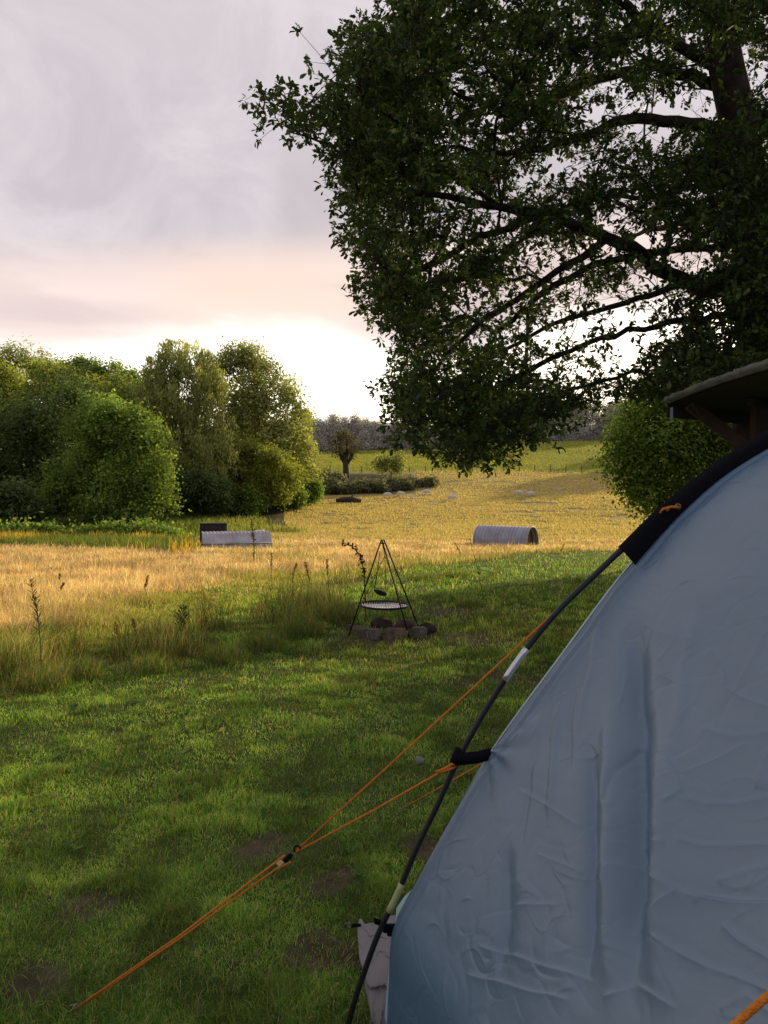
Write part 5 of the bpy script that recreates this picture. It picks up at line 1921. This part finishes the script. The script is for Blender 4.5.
Tubes().add([at(297 + 3.2 * math.cos(a), 849 + 3.2 * math.sin(a), 2.49) - so for a in np.linspace(0, 2 * PI, 13)], .0028, 6, cap=False).build('ring', M_BLACK, guy)
Boxes().add(tuple(at(280, 863, 2.5) - so), (.022, .004, .017), rot=rot_, bevel=.002).build('tag', solid('pale_tag', (.62, .48, .28), .6), guy)
M_PEG = solid('steel_peg', (.16, .15, .14), .5, metal=.8)
pg = empty('tent_peg', tuple(pegtop), label='steel tent peg holding the long forked guy rope, in the lower left grass', cat='tent peg', group='pegs holding the guy ropes')
Tubes().add([(.012, 0, .005), (.0, 0, .018), (-.018, 0, .014), (-.012, 0, 0), (.03, .0, -.16)], .0035, 7).build('shaft', M_PEG, pg)

g2p = gnd(404, 813)
g2 = np.array([g2p[0], g2p[1], h1(g2p[0], g2p[1]) + .02])
guy2 = empty('guy_rope', tuple(g2), label='thin orange guy rope half hidden behind the black arch pole', cat='guy rope', group='orange guy ropes of the tent')
e2_ = at(481, 764, YA + .32)
rope([g2, (g2 + e2_) / 2, e2_], .0034).build('cord', M_ORANGE, guy2, origin=g2)
pg2 = empty('tent_peg', tuple(g2), label='steel tent peg in the grass behind the black arch pole', cat='tent peg', group='pegs holding the guy ropes')
Tubes().add([(.012, 0, .0), (.0, 0, .012), (-.015, 0, .006), (.02, .0, -.16)], .0035, 7).build('shaft', M_PEG, pg2)

a3 = at(733, 1026, .86)
b3 = at(771, 993, .86)
d3 = (b3 - a3) / np.linalg.norm(b3 - a3)
z3 = a3[2] - h1(-.9, .86) - .02
g3 = a3 - d3 * (z3 / d3[2])
guy3 = empty('guy_rope', tuple(g3), label='orange guy rope crossing the blue fabric at the lower right corner', cat='guy rope', group='orange guy ropes of the tent')
rope([g3, a3, b3, b3 + d3 * .75], .0048).build('cord', M_ORANGE, guy3, origin=g3)

# ------------------------------------------------------------------ timber shelter
M_FELT = solid('mossy_felt', (0.13, 0.13, 0.112), 0.9, nscale=7, color2=(0.06, 0.068, 0.045), bump=.5, bscale=20)
M_TIMB = solid('brown_timber', (0.088, 0.050, 0.032), 0.8, nscale=4, color2=(0.05, 0.029, 0.02))
M_DARKT = solid('dark_timber', (0.04, 0.03, 0.026), 0.9, nscale=4)
sh = empty('timber_shelter', (3.4, 5.2, h1(3.4, 5.2)), label='open timber shelter with mossy felt roof behind the tent', cat='shelter')
SO = np.array([3.4, 5.2, h1(3.4, 5.2)])
c_far = at(668, 404, 6.0)
c_near = at(772, 371, 4.15)
c_nr2 = c_near + (c_near - c_far) * .25
back = at(790, 424, 7.6)
back = np.array([back[0] + .4, back[1], c_far[2] - .02])
rt = c_nr2 + (back - c_far)
nn = 30
e_front = np.array([c_far + (c_nr2 - c_far) * t + np.array([0, 0, .045 * math.sin(PI * t) * .5]) for t in np.linspace(0, 1, nn)])
e_back = e_front + (back - c_far)
tk = np.array([0, 0, .05])
outw = np.array([-1.0, 0.05, 0])
rows = [e_front + outw * .0, e_front + tk * .4 + outw * .035, e_front + tk + outw * .02, e_front + tk * 1.15 - outw * .06, e_back + tk * 1.15, e_back]
V4 = np.array(rows)
V4[1:4] += R.normal(0, .004, (3, nn, 3))
i = np.arange(5)[:, None] * nn
j = np.arange(nn - 1)[None]
qq = np.stack([i + j, i + nn + j, i + nn + j + 1, i + j + 1], -1).reshape(-1, 4)
capq = [(0, 1, 2, 3), ]
V4f = V4.reshape(-1, 3)
qq = np.concatenate([qq, [[0, nn, 2 * nn, 3 * nn], [0, 3 * nn, 4 * nn, 5 * nn], [nn - 1, 2 * nn - 1, 3 * nn - 1, 4 * nn - 1]]])
np_mesh('roof', V4f - SO, qq, None, None, M_FELT, sh, False)
Vu = np.array([e_front - np.array([0, 0, .004]) - outw * .01, e_back - np.array([0, 0, .004])])
np_mesh('ceiling_boards', Vu.reshape(-1, 3) - SO, np.stack([j[0], j[0] + 1, nn + j[0] + 1, nn + j[0]], -1), None, None, M_DARKT, sh)
# fascia under the back edge, rafters, post and brace
fz = np.array([0, 0, .10])
fb_ = np.array([c_far, back, back - fz, c_far - fz])
fb2 = fb_ + np.array([.0, .03, 0])
np_mesh('fascia', np.concatenate([fb_, fb2]) - SO, [(0, 1, 2, 3), (4, 7, 6, 5), (0, 3, 7, 4), (3, 2, 6, 7), (1, 5, 6, 2)], None, None, M_DARKT, sh)
np_mesh('side_curtain', np.array([at(670, 408, 5.95), at(673, 407, 5.7), at(673, 419, 5.7), at(670, 420, 5.95)]) - SO, [(0, 1, 2, 3)], None, None, solid('blue_tarp', (.10, .14, .22), .5), sh)


def beam(a, b_, w_, h_, name, mat):
    a, b_ = np.asarray(a, float), np.asarray(b_, float)
    d_ = Vector(tuple(b_ - a))
    Boxes().add(tuple((a + b_) / 2 - SO), (d_.length, w_, h_), rot=d_.to_track_quat('X', 'Z').to_matrix(), bevel=.006).build(name, mat, sh)


for f in (.2, .45, .7, .95):
    a_ = c_far + (c_nr2 - c_far) * f + np.array([.45, 0, -.03])
    beam(a_, a_ + (back - c_far) * .75, .05, .06, 'rafter', M_DARKT)
pb = at(752, 452, 5.9)
beam(at(689, 404, 5.9), pb, .05, .09, 'brace', M_TIMB)
beam(at(693, 402, 5.75), at(706, 421, 5.85), .03, .05, 'brace', M_TIMB)
px_ = pb[0] + .06
beam((px_, 5.92, h1(px_, 5.9) - .2), (px_, 5.92, c_far[2] - .02), .10, .10, 'post', M_TIMB)
beam((px_, 4.0, h1(px_, 4.0) - .2), (px_, 4.0, c_far[2] + .2), .10, .10, 'post', M_TIMB)
bxx = back[0] - .3
beam((bxx, 7.2, h1(bxx, 7.2) - .2), (bxx, 7.2, c_far[2] - .1), .10, .10, 'post', M_TIMB)

# ------------------------------------------------------------------ render settings
scene.view_settings.view_transform = 'Standard'
scene.view_settings.look = 'None'
scene.view_settings.exposure = 0
scene.cycles.use_denoising = True
scene.cycles.max_bounces = 8
scene.cycles.transparent_max_bounces = 4
